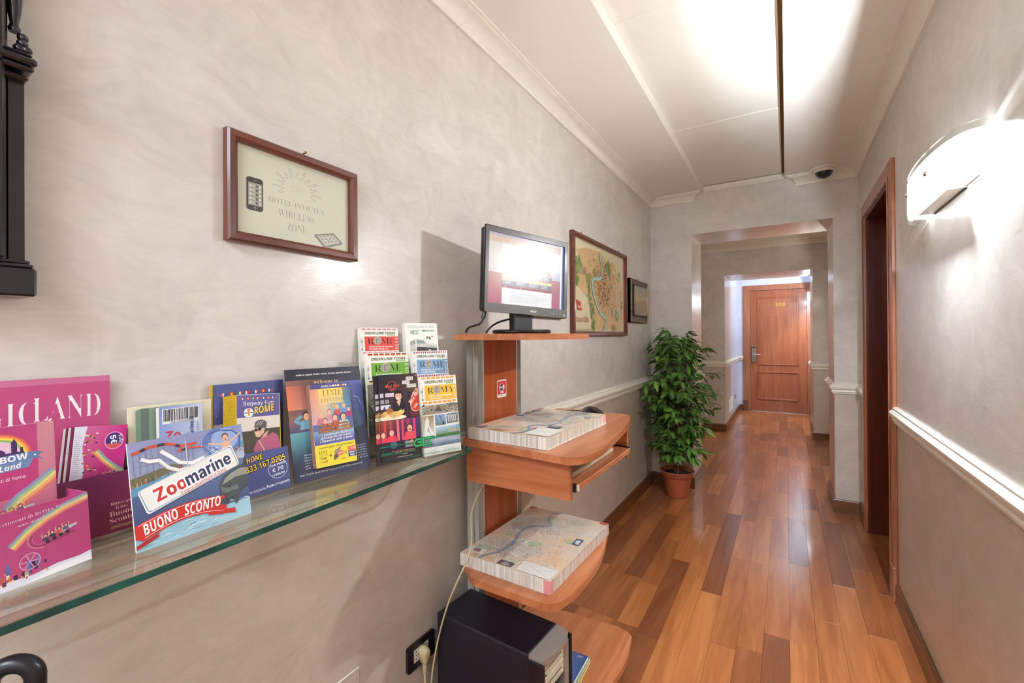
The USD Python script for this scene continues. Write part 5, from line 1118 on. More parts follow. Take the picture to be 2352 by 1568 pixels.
# red ribbon
rb = [(0, .020), (0, .040)] + [(x, .040 + .0135 * math.sin(math.pi * min(x / .16, 1)) ** .9) for x in np.linspace(.01, .135, 14)] + [(x, .010 + .0185 * math.sin(math.pi * min(x / .15, 1)) ** .9) for x in np.linspace(.135, .01, 14)]
P.poly(rb, (206, 48, 44)); P.poly([(0, .010), (.030, .020), (.030, .014), (.0, .004)], (176, 40, 38)); P.poly([(.105, .029), (.150, .020), (.150, .012), (.105, .021)], (206, 48, 44))
P.line([(x, .0375 + .0135 * math.sin(math.pi * min(x / .16, 1)) ** .9) for x in np.linspace(.004, .13, 14)], .0008, (246, 230, 226)); P.line([(x, .0135 + .018 * math.sin(math.pi * min(x / .15, 1)) ** .9) for x in np.linspace(.012, .13, 14)], .0008, (246, 230, 226))
P.text('BUONO', .012, .0225, .0165, (248, 244, 240), 'bold_italic', width=.050, rot=13); P.text('SCONTO', .0685, .0335, .0165, (248, 244, 240), 'bold_italic', width=.058, rot=-1); P.poly([(.130, .044), (.147, .0375), (.133, .030), (.126, .034)], (74, 82, 84)); P.done(t, under=fc)
def simple_leaflet(label, F, u0, u1, v0, v1, body, paint, extra=0, exm='white_paper', grp='leaflets on the glass shelf', name='leaflet'):
    t = T(name, label, 'leaflet', F[0] + F[1] * (u0 + u1) / 2 + F[2] * v0, grp); w, h = u1 - u0, v1 - v0
    for k in range(extra): t.add('rear_sheet', plate(F, u0 - .0016 * (k + 1), u1 - .0014 * (k + 1), v0, v1 - .0008 * (k + 1), -.0010 * (k + 2), -.0010 * (k + 1) - .0002), exm)
    t.add('sheet', plate(F, u0, u1, v0, v1, -.0009, 0), body); P = pr_on(F, u0, v0, w, h, .0001); paint(P, w, h); P.done(t); return t
BK = fr((.032, .30), (.032, .50), 2)
def paint_green(P, w, h): P.rect(0, 0, w, h, (134, 156, 138)); P.rect(.0, .0, .012, h, (96, 116, 104)); P.lines(.03, h * .5, .04, 6, .005, .001, (90, 110, 96))
simple_leaflet('grey green leaflets behind the Zoomarine card', BK, .037, .100, .02, .203, 'green_card', paint_green, 4, 'green_card')
def paint_blue(P, w, h):
    P.grad(0, 0, w, h, (170, 190, 224), (200, 212, 232), (196, 206, 228), (128, 150, 204)); P.rect(.005, h - .033, w - .006, h - .005, (234, 234, 236)); x = .007
    while x < w - .009: b = R2.choice([.0005, .0009, .0014]); P.rect(x, h - .028, x + b, h - .006, (40, 40, 48)); x += b + R2.choice([.0005, .0008, .0013])
    P.text('ZMR1304000027', w * .52, h - .0325, .0033, (60, 60, 66), 'sans', align='c', width=.040); P.text('zoomarine.it', w - .016, h - .085, .0072, (66, 72, 110), 'bold', rot=90); P.text('2013 su', w - .025, h - .075, .004, (66, 72, 110), 'sans', rot=90); P.lines(w - .01, h - .04, .004, 12, .003, .0008, (130, 130, 140)); P.text('Zo', .010, h - .062, .015, (206, 54, 50), 'bold', width=.024)
simple_leaflet('pale blue leaflet with a barcode behind the Zoomarine card', [BK[0] + BK[3] * .009, *BK[1:]], .061, .133, .02, .203, 'white_paper', paint_blue, 2)

# --- blue two-wheeler tour display
SG = fr((.077, .503), (.085, .587), 9); t = T('leaflet_display', 'blue display for Segway Fun Rome with flags and a yellow edge', 'leaflet stand', (.05, .53, ZS))
def flags(P, x, y, w, n, fh, m=0):
    tri = [((206, 60, 60), (240, 240, 240), (60, 70, 130)), ((206, 50, 44), (240, 190, 60), (206, 50, 44)), ((70, 140, 80), (244, 244, 240), (206, 60, 50)), ((244, 244, 244), (210, 60, 60), (206, 60, 60)), ((70, 80, 140), (244, 244, 244), (206, 60, 60)), ((206, 50, 44), (240, 190, 60), (206, 50, 44)), ((244, 244, 244), (90, 100, 160), (206, 70, 60))]
    for i in range(n):
        X = x + i * w / n
        for k in range(3): P.poly([(X + k * fh * .55, y + (.0 if k != 1 else .0006)), (X + (k + 1) * fh * .55, y + .0004), (X + (k + 1) * fh * .55, y + fh + .0004), (X + k * fh * .55, y + fh)], tri[i % 7][k])
t.add('back_board', bx(.0085, .0125, .4575, .613, ZS + .0004, 1.2035, .0006), 'blue_card'); t.add('yellow_strip', bx(.0084, .0128, .4565, .4625, ZS + .0004, 1.2035, .0006), 'yellow_edge')
P = Print((.0128, .463, ZS), w=.150, h=.2335, **LW); P.rect(0, 0, .15, .150, (206, 196, 184)); P.rect(0, .150, .15, .2335, (82, 92, 146)); P.rect(.13, 0, .15, .2335, (66, 74, 120)); P.rect(0, .06, .15, .11, (84, 80, 60)); flags(P, .014, .208, .118, 7, .0065); P.done(t)
PU0, PU1 = -.040, .0845; fp = t.add('front_pocket', pocket([SG[0] + SG[1] * PU0, *SG[1:]], PU1 - PU0, .089, .036), 'blue_card')
P = pr_on(SG, PU0, 0, PU1 - PU0, .089, .0001); P.rect(0, 0, .1245, .089, (80, 90, 144)); P.text('TELEPHONE', .071, .0735, .0115, (240, 200, 70), 'bold_italic', align='r', rot=9, outline=(40, 40, 60), ow=.12, width=.066); P.text('+39 333 167 0205', .118, .0620, .0125, (240, 200, 70), 'bold_italic', align='r', rot=9, outline=(40, 40, 60), ow=.12, width=.11)
P.ring(.100, .045, .0205, .0010, (232, 232, 240)); P.text('OUR PRICE', .100, .0525, .0042, (240, 240, 246), 'bold', align='c', rot=8); P.text('€ 70', .100, .0405, .0080, (240, 240, 246), 'bold', align='c', rot=8); P.text('/ PERSON', .100, .0315, .0042, (240, 240, 246), 'bold', align='c', rot=8)
P.text('www.segway', .0725, .0085, .0062, (236, 236, 242), 'sans', align='r', rot=4, width=.044); P.text('fun', .0735, .0092, .0062, (236, 236, 242), 'bold', rot=4); P.text('rome', .0850, .0100, .0062, (236, 236, 242), 'sans', rot=4); P.text('.com', .1025, .0112, .0062, (236, 236, 242), 'bold', rot=4); P.done(t, under=fp)
SL = turned([SG[0] - SG[3] * .010, *SG[1:]], .030, .15, -3.0)
t = T('leaflet_stack', 'yellow edged Segway Fun ROME leaflets with a helmeted rider on the cover', 'leaflets', SL[0], 'leaflets on the glass shelf')
lw, lu, lb, lt = .093, -.045, -.14, .0625
for k in range(5): t.add('rear_leaflet', plate(SL, lu - .0034 * (k + 1), lu + lw - .003 * (k + 1), lb, lt - .0005 * k, -.0028 * (k + 1) - .0012, -.0028 * (k + 1)), 'yellow_edge')
t.add('front_leaflet', plate(SL, lu, lu + lw, lb, lt, -.0014, 0), 'yellow_edge'); P = pr_on(SL, lu, lb, lw, lt - lb, .0001); w, h = lw, lt - lb
P.rect(.0035, 0, w - .002, h, (222, 212, 200)); P.grad(.0035, h - .049, w - .002, h, (92, 86, 140), (98, 90, 146), (90, 92, 146), (104, 98, 150)); P.rect(.0035, h - .0012, w, h, (190, 190, 206)); flags(P, .012, h - .0115, .074, 7, .0038)
P.text('Segway Fun', .016, h - .0235, .0082, (240, 238, 242), 'sans', width=.062); P.text('ROME', .038, h - .0435, .0150, (240, 208, 84), 'bold_italic', width=.044, rot=7, outline=(70, 60, 90), ow=.07)
P.circle(.0265, h - .0395, .0108, (70, 72, 110)); P.circle(.0265, h - .0395, .0100, (236, 232, 224)); P.rect(.0175, h - .0405, .0355, h - .0385, (90, 96, 140)); P.circle(.0265, h - .0335, .0034, (214, 110, 80), ry=.0026); P.rect(.0250, h - .046, .0280, h - .036, (206, 150, 90))
P.poly([(.0035, 0), (w - .002, 0), (w - .002, h - .076), (.070, h - .0765), (.045, h - .0755), (.028, h - .079), (.0035, h - .078)], (78, 72, 60))
for i in range(70): x, y = R2.uniform(.004, .05), R2.uniform(h - .115, h - .078); P.rect(x, y, x + .0016, y + .0014, [(110, 104, 80), (60, 56, 48), (134, 126, 96)][i % 3], same=i > 0)
P.poly([(.034, 0), (.036, h - .115), (.043, h - .100), (.050, h - .097), (.062, h - .094), (.076, h - .086), (.086, h - .094), (w - .002, h - .112), (w - .002, 0)], (184, 96, 128)); P.poly([(.050, h - .097), (.062, h - .094), (.067, h - .080), (.056, h - .088)], (206, 160, 140)); P.line([(.046, h - .100), (.058, h - .125)], .0022, (200, 190, 150))
P.poly([(.038, h - .072), (.037, h - .080), (.040, h - .092), (.047, h - .094), (.056, h - .088), (.060, h - .072), (.056, h - .066)], (222, 176, 152)); P.circle(.0505, h - .0655, .0125, (96, 92, 92), ry=.0092); P.poly([(.036, h - .072), (.038, h - .068), (.062, h - .066), (.063, h - .073), (.055, h - .074), (.04, h - .0725)], (96, 92, 92))
for k in range(3): P.line([(.041 + k * .0045, h - .069), (.047 + k * .0045, h - .059)], .0011, (190, 186, 186))
P.circle(.0405, h - .0775, .0034, (40, 36, 38)); P.circle(.0480, h - .0765, .0036, (40, 36, 38)); P.line([(.039, h - .0765), (.06, h - .0735)], .001, (40, 36, 38)); P.line([(.041, h - .0855), (.046, h - .0850)], .0012, (246, 240, 236)); P.line([(.060, h - .073), (.057, h - .086), (.049, h - .093)], .0012, (50, 46, 48)); P.done(t)

# --- dark time ride board with its leaflets
TB = fr((.079, .600), (.115, .786), 13); BW, BH = .1895, .262
t = T('leaflet_display', 'dark navy easel board of the Time Elevator with a coupon pile stuck on it', 'leaflet stand', (.08, .70, ZS))
t.add('foot_strip', plate(upf(TB), .02, BW - .02, .0, .003, -.012, -.002), 'navy_card'); bd = t.add('board', plate(TB, 0, BW, .0012, BH, -.003, 0, .0006), 'navy_card'); t.add('easel_leg', plate(TB, BW * .35, BW * .65, .004, .16, -.0055, -.003), 'navy_card')
P = pr_on(TB, 0, 0, BW, BH, .0001); w, h = BW, BH
P.grad(0, 0, w, h, (58, 62, 84), (60, 66, 92), (48, 50, 66), (40, 42, 52)); P.grad(0, .15, w * .5, .235, (130, 90, 80), (84, 84, 120), (54, 52, 60), (150, 100, 84)); P.grad(0, .165, w * .32, .222, (232, 132, 96), (150, 110, 104), (90, 76, 80), (206, 112, 82)); P.grad(w * .5, .12, w, .225, (60, 66, 110), (66, 74, 120), (92, 104, 170), (90, 98, 150)); P.grad(0, .04, w * .45, .115, (54, 66, 88), (50, 60, 84), (60, 120, 132), (110, 170, 176)); P.grad(0, .112, w * .3, .15, (88, 76, 110), (84, 80, 116), (110, 92, 84), (150, 104, 80))
figure(P, .040, .118, .034, (110, 160, 180), (44, 38, 40), 'ears'); figure(P, .056, .150, .020, (150, 100, 96), (60, 40, 36), 'ears'); P.line([(w * .86, .185), (w * .93, .180), (w * .96, .160)], .0015, (150, 190, 200))
P.poly([(w * .78, .10), (w * .97, .11), (w * .96, .14), (w * .80, .15)], (70, 90, 120))
P.text('Audio in: English, Italian, French, German, Spanish, Russian.', w * .50, h - .0165, .0042, (236, 232, 226), 'bold_italic', width=w * .74, align='c'); P.text('welcome to', w * .51, h - .038, .0095, (226, 190, 140), 'serif', width=w * .33, align='c', thin=.6); P.text('TIME', w * .53, h - .0500, .0100, (236, 206, 110), 'serif', width=w * .31, align='c')
for x, al in ((w * .215, 'c'), (w * .895, 'c')):
    for i, s in enumerate(['High Emotions', '3 Panoramic Screens', 'Special effects', '1 hour show', 'open every day', '10.30 - 19.30']): P.text(s, x, .057 - i * .0062, .0032, (226, 226, 230), 'serif', width=w * .15, align=al, thin=1)
P.text('Roma • Via dei SS. Apostoli, 20 (corner Via del Corso) Tel. 0697746243 www.time-elevator.it', w * .48, .0125, .0044, (240, 240, 242), 'serif', width=w * .82, align='c', thin=1.0); P.done(t, under=bd)
TL = turned([TB[0] + TB[3] * .0115, *TB[1:]], .0475, .0235, -.5)
t = T('coupon_stack', 'pile of Time Elevator discount coupons with a yellow lower part on the navy board', 'coupons', TL[0], 'leaflets on the glass shelf')
w, h = .1005, .1975; t.add('sheets', plate([TL[0] - TL[1] * .0035, *TL[1:]], 0, w, .001, h - .001, -.0111, -.0006), 'brown_page'); t.add('front_sheet', plate(TL, 0, w, 0, h, -.0006, 0), 'white_paper'); P = pr_on(TL, 0, 0, w, h, .0001)
P.grad(0, .06, w, h, (96, 110, 160), (90, 110, 150), (96, 96, 150), (120, 110, 160)); P.grad(0, .10, w * .6, h - .012, (206, 160, 170), (190, 190, 200), (236, 214, 110), (230, 140, 110)); P.grad(w * .4, .12, w, h - .012, (150, 190, 204), (90, 130, 150), (72, 104, 130), (226, 208, 120)); P.rect(0, h - .012, w, h, (84, 78, 130)); P.grad(w * .2, h - .050, w * .8, h - .012, (230, 190, 140), (210, 200, 140), (232, 206, 90), (236, 212, 100))
P.text('Audio in', w * .28, h - .0085, .0050, (226, 222, 236), 'bold_italic', width=.026)
for i in range(6): P.circle(w * (.58 + .065 * i), h - .0062, .0026, [(240, 240, 240), (236, 220, 120), (240, 240, 240), (214, 60, 50), (240, 200, 60), (230, 230, 240)][i])
P.text('TIME', w * .53, h - .0310, .0165, (170, 130, 60), 'serif', width=w * .52, align='c', thin=1.8); P.text('ELEVATOR', w * .53, h - .0455, .0105, (170, 130, 60), 'serif', width=w * .56, align='c', thin=1.8); P.circle(w * .53, h - .0555, .0058, (176, 140, 80)); P.circle(w * .53, h - .0555, .0044, (214, 180, 120)); P.line([(w * .36, h - .0555), (w * .47, h - .0555)], .0008, (206, 100, 70)); P.line([(w * .59, h - .0555), (w * .70, h - .0555)], .0008, (206, 100, 70))
for i, (x, y, s, c, hr) in enumerate([(.22, .098, .026, (200, 120, 130), (214, 170, 150)), (.42, .106, .024, (206, 150, 160), (190, 130, 110)), (.62, .118, .022, (200, 90, 90), (190, 180, 170)), (.80, .120, .022, (110, 150, 200), (150, 150, 160)), (.30, .085, .024, (170, 90, 130), (150, 100, 90)), (.55, .088, .028, (206, 90, 90), (110, 70, 70)), (.76, .084, .032, (170, 206, 214), (60, 64, 80)), (.92, .112, .02, (180, 60, 110), (60, 90, 110))]): figure(P, w * x, y, s, c, hr, 'none')
P.poly([(w * .05, .078), (w * .5, .086), (w * .62, .098), (w * .55, .080), (w * .2, .066)], (130, 70, 110)); P.grad(0, .060, w, .084, (92, 96, 150), (110, 130, 190), (150, 190, 214), (130, 160, 206))
P.grad(0, .052, w, .067, (90, 84, 140), (96, 104, 170), (110, 130, 190), (104, 120, 180))
for i, s in enumerate(['Ride the time machine', 'and discover the amazing', '2750 years history of Rome!']): P.text(s, w * .54, .0945 - i * .0072, .0052, (226, 150, 70), 'bold_italic', width=w * (.66 + .1 * i), align='c', rot=1.5, outline=(90, 50, 50), ow=.14)
for i, s in enumerate(["L'emozionante macchina", 'del tempo che ti fa rivivere', '2750 anni di storia di Roma!']): P.text(s, w * .54, .0720 - i * .0072, .0052, (246, 246, 250), 'bold_italic', width=w * (.70 + .06 * i), align='c', rot=1.5, outline=(80, 70, 120), ow=.12)
P.rect(0, 0, w, .0505, (232, 212, 62)); P.text('Discount coupon - Con questo coupon', w * .52, .0430, .0040, (70, 66, 40), 'bold_italic', width=w * .84, align='c', rot=1); P.text('TIME', w * .18, .0300, .0085, (110, 96, 40), 'serif', width=w * .22, align='c', thin=1.6); P.text('ELEVATOR', w * .18, .0250, .0040, (130, 110, 40), 'serif', width=w * .22, align='c', thin=1); P.text('TICKET', w * .18, .0170, .0052, (70, 66, 50), 'bold', width=w * .16, align='c'); P.text('€ 11.00', w * .18, .0090, .0052, (60, 56, 50), 'serif', width=w * .17, align='c', thin=.6); P.line([(w * .12, .009), (w * .27, .0145)], .0007, (210, 60, 40)); P.text('+', w * .32, .0195, .0110, (60, 60, 110), 'bold', width=.006)
P.poly([(w * .41, .010), (w * .54, .016), (w * .62, .042), (w * .46, .034)], (150, 140, 120)); P.poly([(w * .42, .012), (w * .52, .017), (w * .53, .027), (w * .43, .022)], (96, 86, 70)); P.circle(w * .60, .0260, .0088, (226, 110, 90), ry=.0058); P.text('GUIDE', w * .60, .0245, .0030, (246, 230, 220), 'bold', align='c'); P.text('€ 7.00', w * .62, .0095, .0050, (206, 90, 40), 'serif', width=w * .14, align='c', thin=.6); P.rect(w * .70, .0225, w * .75, .0240, (60, 60, 110)); P.rect(w * .70, .0270, w * .75, .0285, (60, 60, 110))
P.rect(w * .79, .0265, w * .985, .0375, (220, 84, 72)); P.text('€ 12.00', w * .888, .0295, .0062, (246, 226, 216), 'serif', width=w * .17, align='c', thin=.5); P.rect(w * .79, .0125, w * .985, .0262, (66, 72, 132)); P.text('SPECIAL', w * .888, .0205, .0040, (240, 240, 246), 'bold', align='c', width=w * .14); P.text('PRICE', w * .888, .0145, .0040, (240, 240, 246), 'bold', align='c', width=w * .11); P.done(t)

# --- clear acrylic holder with six kinds of tour leaflets
AC = fr((.137, .785), (.231, 1.030), 8); AW = .262
t = T('acrylic_holder', 'clear acrylic leaflet holder with three stepped tiers and green lettering', 'leaflet holder', AC[0] + AC[1] * .13)
UP = [AC[0], AC[1], np.array((0, 0, 1.0)), np.cross(AC[1], np.array((0, 0, 1.0)))]
def rounded(u0, u1, v0, v1, r): return round_poly([(u0, v0), (u1, v0), (u1, v1), (u0, v1)], [0, 0, r, r], 6)
tk = .0022
def sheet(F, poly, n0, n1): return xf(_lift(extrude(poly, n1 - n0), n0), *F)
def _lift(m, z): m.apply_translation([0, 0, z]); return m
front = union_all([rounded(0, .020, 0, .141, .008), rounded(AW - .022, AW, 0, .141, .008), sbox(0, 0, AW, .030), sbox(.10, 0, .165, .060), rounded(.118, .137, 0, .120, .006)])
t.add('front_panel', sheet(AC, front, -tk, 0), 'acrylic')
for n0, v1, v0 in ((-.042, .170, .035), (-.083, .262, .10), (-.100, .330, .16)): t.add('tier_panel', sheet(AC, rounded(0, AW, v0, v1, .01), n0 - tk, n0), 'acrylic')
side = Polygon([(.0, .0), (-.0196, .139), (-.030, .148), (-.060, .150), (-.074, .242), (-.112, .250), (-.122, .300), (-.124, .33), (-.128, .33), (-.128, 0)])
for u in (0, AW / 2, AW - tk): t.add('side_panel', xf(extrude(side, tk), AC[0] + AC[1] * u, UP[3], UP[2], AC[1]), 'acrylic')
t.add('bottom_panel', plate(UP, tk, AW - tk, 0, .0025, -.126, -tk), 'acrylic')
GR, GR2 = (20, 116, 76), (26, 146, 84)
P = pr_on(AC, 0, 0, AW, .15, .0003); P.line([(.010, .046), (.107, .046)], .0030, GR); P.line([(.165, .052), (.258, .052)], .0030, GR)
def glt(P, x, y, s, c, c2=None):
    """the G L T sign, three joined angular letters with an inline"""
    L = [[(1.05, .80), (.95, .92), (.32, .92), (.10, .70), (.10, .30), (.30, .08), (.92, .08), (.92, .48), (.52, .48)], [(1.30, .92), (1.30, .08), (1.85, .08), (1.85, .92)], [(1.55, .92), (2.55, .92)], [(1.95, .08), (1.95, .92)]]
    L = [[(.98, .86), (.34, .86), (.14, .66), (.14, .34), (.34, .14), (.90, .14), (.90, .54), (.56, .54)], [(1.20, .86), (1.20, .14), (1.72, .14)], [(1.20, .86), (2.5, .86)], [(1.92, .86), (1.92, .14), (2.2, .14)]]
    for k, (wd, col) in enumerate(((.30, c), (.10, c2 or c))):
        g = union_all([LineString([(x + a * s + .12 * b * s, y + b * s) for a, b in q]).buffer(wd * s / 2, cap_style=3, join_style=2) for q in L]); P.shape(g, col, 'lettering' if False else 'picture')
glt(P, .103, .033, .0235, GR, (70, 190, 100)); P.text('GREEN LINE TOURS', .012, .0240, .0065, (26, 128, 96), 'bold', width=.095, shear=.2); P.text('TOUR OPERATOR', .247, .0290, .0068, (60, 120, 100), 'sans', width=.064, align='r'); P.text('For further information contact here', .245, .0085, .0052, (40, 140, 110), 'sans', width=.17, align='r'); P.done(t, let='green_lettering', pic='green_sign')
SP = [AC[0], -AC[3], AC[2], -AC[1]]
P = Print(AC[0] - AC[1] * .0003, -AC[3], AC[2], -AC[1], .124, .34)
for i, s in enumerate('TOURS'): P.text(s, .018, .128 - i * .023, .0130, GR, 'sans', align='c', width=.0085)
for i, s in enumerate('GREEN LINE'): P.text(s, .062, .222 - i * .0165, .0115, GR, 'bold', align='c', width=.0085) if s != ' ' else None
P.done(t, let='green_lettering')
P = Print(AC[0] + AC[1] * (AW - tk - .0003), -AC[3], AC[2], -AC[1], .124, .34)
for i, s in enumerate('TOURS'): P.text(s, .014, .120 - i * .022, .0130, (90, 190, 150), 'sans', align='c', width=.0085)
P.done(t, let='green_lettering')

def coin(P, x, y, r):
    P.circle(x, y, r, (150, 140, 130)); P.circle(x, y, r * .93, (186, 174, 162)); P.circle(x, y, r * .78, (172, 160, 150))
    P.poly([(x - .3 * r, y - .62 * r), (x + .30 * r, y - .60 * r), (x + .36 * r, y - .1 * r), (x + .48 * r, y + .05 * r), (x + .38 * r, y + .40 * r), (x, y + .58 * r), (x - .42 * r, y + .36 * r), (x - .45 * r, y - .1 * r)], (140, 128, 118)); P.poly([(x - .05 * r, y - .4 * r), (x + .28 * r, y - .34 * r), (x + .32 * r, y + .1 * r), (x + .05 * r, y + .3 * r), (x - .1 * r, y + .1 * r)], (198, 186, 174))
    for k in (-.2, .15): P.circle(x + k * r, y + .12 * r, .06 * r, (80, 70, 64))
def tour(title, band, subs, flag, photos=None):
    def paint(P, w, h):
        P.rect(0, 0, w, h, (238, 234, 226)); Y = lambda q: h - q * w
        def row(y):
            n = 7 if flag != 'fr' else 9
            for i in range(n):
                x = w * (.05 + .93 * i / n); fw = w * .93 / n * .78; fh = .048 * w
                if flag == 'uk':
                    P.rect(x, y, x + fw, y + fh, (206, 90, 90)); P.line([(x, y), (x + fw, y + fh)], fh * .22, (240, 226, 226)); P.line([(x, y + fh), (x + fw, y)], fh * .22, (240, 226, 226)); P.line([(x + fw / 2, y), (x + fw / 2, y + fh)], fh * .24, (200, 60, 66))
                elif flag == 'de': P.rect(x, y + fh * .66, x + fw, y + fh, (40, 34, 34)); P.rect(x, y + fh * .33, x + fw, y + fh * .66, (206, 50, 44)); P.rect(x, y, x + fw, y + fh * .33, (236, 190, 50))
                elif flag == 'fr': P.rect(x, y, x + fw * .33, y + fh, (70, 66, 140)); P.rect(x + fw * .66, y, x + fw, y + fh, (220, 70, 66))
                elif flag == 'es': P.rect(x, y, x + fw, y + fh, (226, 130, 60)); P.rect(x, y + fh * .28, x + fw, y + fh * .72, (240, 196, 80)); P.circle(x + fw * .3, y + fh * .5, fh * .16, (190, 90, 50))
        row(Y(.065)); P.text('GREEN LINE TOURS', w * .12, Y(.170), .062 * w, (92, 110, 62), 'bold', width=.80 * w, shear=.22); P.rect(w * .70, Y(.205), w * .92, Y(.182), (150, 190, 110))
        P.rect(w * .115, Y(.590), w, Y(.225), band); P.text(title[0], w * .205, Y(.425), .165 * w, (44, 34, 32), 'serif', width=.135 * w, thin=2.3); coin(P, w * .445, Y(.335), .105 * w)
        P.text(title[2:], w * .560, Y(.425), .165 * w, (44, 34, 32), 'serif', width=(.325 if len(title) > 3 else .18) * w, thin=2.3)
        P.text('2013', w * .992, Y(.570), .085 * w, (248, 240, 232), 'sans', width=.31 * w, rot=90, align='l')
        for i, s in enumerate(subs): P.text(s, w * .22, Y(.500 + .058 * i), .036 * w, (250, 244, 236), 'bold', width=min(.62, .0165 * len(s) + .04) * w)
        P.text('Roma O\'Vive', w * .055, Y(.58), .030 * w, (70, 70, 80), 'sans', rot=90, width=.30 * w); P.ring(w * .045, Y(.36), .022 * w, .008 * w, (60, 60, 70)); P.ring(w * .045, Y(.56), .022 * w, .008 * w, (60, 60, 70))
        row(Y(.665))
        if photos: photos(P, w, h)
    return paint
def photo_roma(P, w, h):
    Y = lambda q: h - q * w
    P.grad(0, Y(.93), w, Y(.70), (150, 140, 120), (190, 180, 160), (120, 116, 100), (170, 160, 140))
    for i in range(70): x, y = R2.uniform(0, w), R2.uniform(Y(.92), Y(.71)); s = R2.uniform(.0012, .004); P.rect(x, y, min(x + s * 1.4, w), y + s, [(92, 86, 74), (214, 206, 190), (176, 140, 110), (96, 104, 70), (60, 58, 56)][i % 5], same=i > 0)
    P.poly([(w * .34, Y(.86)), (w * .40, Y(.78)), (w * .46, Y(.74)), (w * .50, Y(.80)), (w * .58, Y(.88))], (86, 82, 74)); P.rect(0, 0, w, Y(.93), (236, 232, 226))
    P.grad(0, Y(1.50), w * .30, Y(.95), (214, 206, 190), (230, 226, 214), (150, 120, 90), (176, 150, 116)); P.poly([(w * .02, Y(1.50)), (w * .04, Y(1.25)), (w * .08, Y(1.05)), (w * .13, Y(.98)), (w * .17, Y(1.06)), (w * .16, Y(1.2)), (w * .26, Y(1.34)), (w * .29, Y(1.50))], (226, 226, 222)); P.circle(w * .125, Y(1.01), .035 * w, (206, 206, 200)); P.poly([(w * .1, Y(1.3)), (w * .14, Y(1.2)), (w * .2, Y(1.42))], (180, 178, 170))
    P.grad(w * .33, Y(1.21), w * .63, Y(.95), (110, 130, 110), (96, 120, 150), (150, 176, 216), (120, 150, 200)); P.line([(w * .50, Y(1.12)), (w * .50, Y(1.03)), (w * .45, Y(.97))], .004 * w * 4, (50, 44, 40)); P.line([(w * .50, Y(1.03)), (w * .57, Y(.96))], .010 * w, (50, 44, 40)); P.rect(w * .53, Y(1.20), w * .58, Y(1.13), (60, 60, 80))
    P.grad(w * .65, Y(1.19), w * .97, Y(.95), (110, 110, 104), (130, 128, 118), (90, 110, 150), (110, 130, 170)); [P.rect(w * (.69 + .05 * i), Y(1.15), w * (.715 + .05 * i), Y(1.0), (206, 200, 186)) for i in range(5)]; P.rect(w * .67, Y(1.02), w * .95, Y(.985), (190, 184, 170))
    P.grad(w * .33, Y(1.47), w * .99, Y(1.24), (92, 130, 70), (110, 140, 90), (150, 190, 220), (190, 212, 230)); P.poly([(w * .66, Y(1.40)), (w * .70, Y(1.31)), (w * .76, Y(1.27)), (w * .84, Y(1.30)), (w * .92, Y(1.34)), (w * .99, Y(1.40))], (170, 168, 150)); P.rect(w * .34, Y(1.47), w * .99, Y(1.42), (90, 120, 60))
    P.grad(0, Y(1.72), w, Y(1.50), (96, 112, 140), (130, 140, 160), (170, 182, 200), (190, 200, 214)); P.rect(0, 0, w, Y(1.70), (238, 236, 230)); P.lines(w * .08, Y(1.76), w * .30, 5, .0034, .0008, (170, 170, 170)); P.lines(w * .52, Y(1.76), w * .42, 5, .0034, .0008, (150, 150, 150))
def at(F, n): return [F[0] + F[3] * n, *F[1:]]
simple_leaflet('yellow ROMA tour leaflet at the lower right of the acrylic holder', at(AC, -.0045), .1365, .252, .0035, .222, 'white_paper', tour('ROMA', (232, 186, 60), ['Visitas a la ciudad y sus alrededores', 'con guía en español'], 'es', photo_roma), 3)
def photo_old(P, w, h):
    Y = lambda q: h - q * w; P.grad(0, 0, w, Y(.70), (110, 104, 92), (130, 122, 106), (160, 150, 130), (140, 132, 116))
    for i in range(60): x, y = R2.uniform(0, w), R2.uniform(.01, Y(.74)); s = R2.uniform(.0015, .005); P.rect(x, y, min(x + s, w), y + s, [(70, 66, 60), (206, 198, 184), (110, 100, 86), (60, 80, 110)][i % 4], same=i > 0)
simple_leaflet('green ROM tour leaflet in the middle tier on the left', at(AC, -.047), .003, .1255, .075, .2975, 'white_paper', tour('ROM', (112, 172, 58), ['Stadtrundfahrten mit deutschsprachiger', 'Führung'], 'de', photo_old), 2)
simple_leaflet('blue ROME tour leaflet in the middle tier on the right', at(AC, -.047), .138, .2535, .075, .300, 'white_paper', tour('ROME', (128, 166, 200), ['Visite de la ville et de ses alentours', 'avec guide en français'], 'fr', photo_old), 3)
simple_leaflet('red ROME tour leaflet in the top tier on the left', at(AC, -.087), .004, .1165, .150, .3745, 'white_paper', tour('ROME', (222, 78, 72), ['City tours of Rome and surroundings', 'with English speaking guide'], 'uk'), 3)
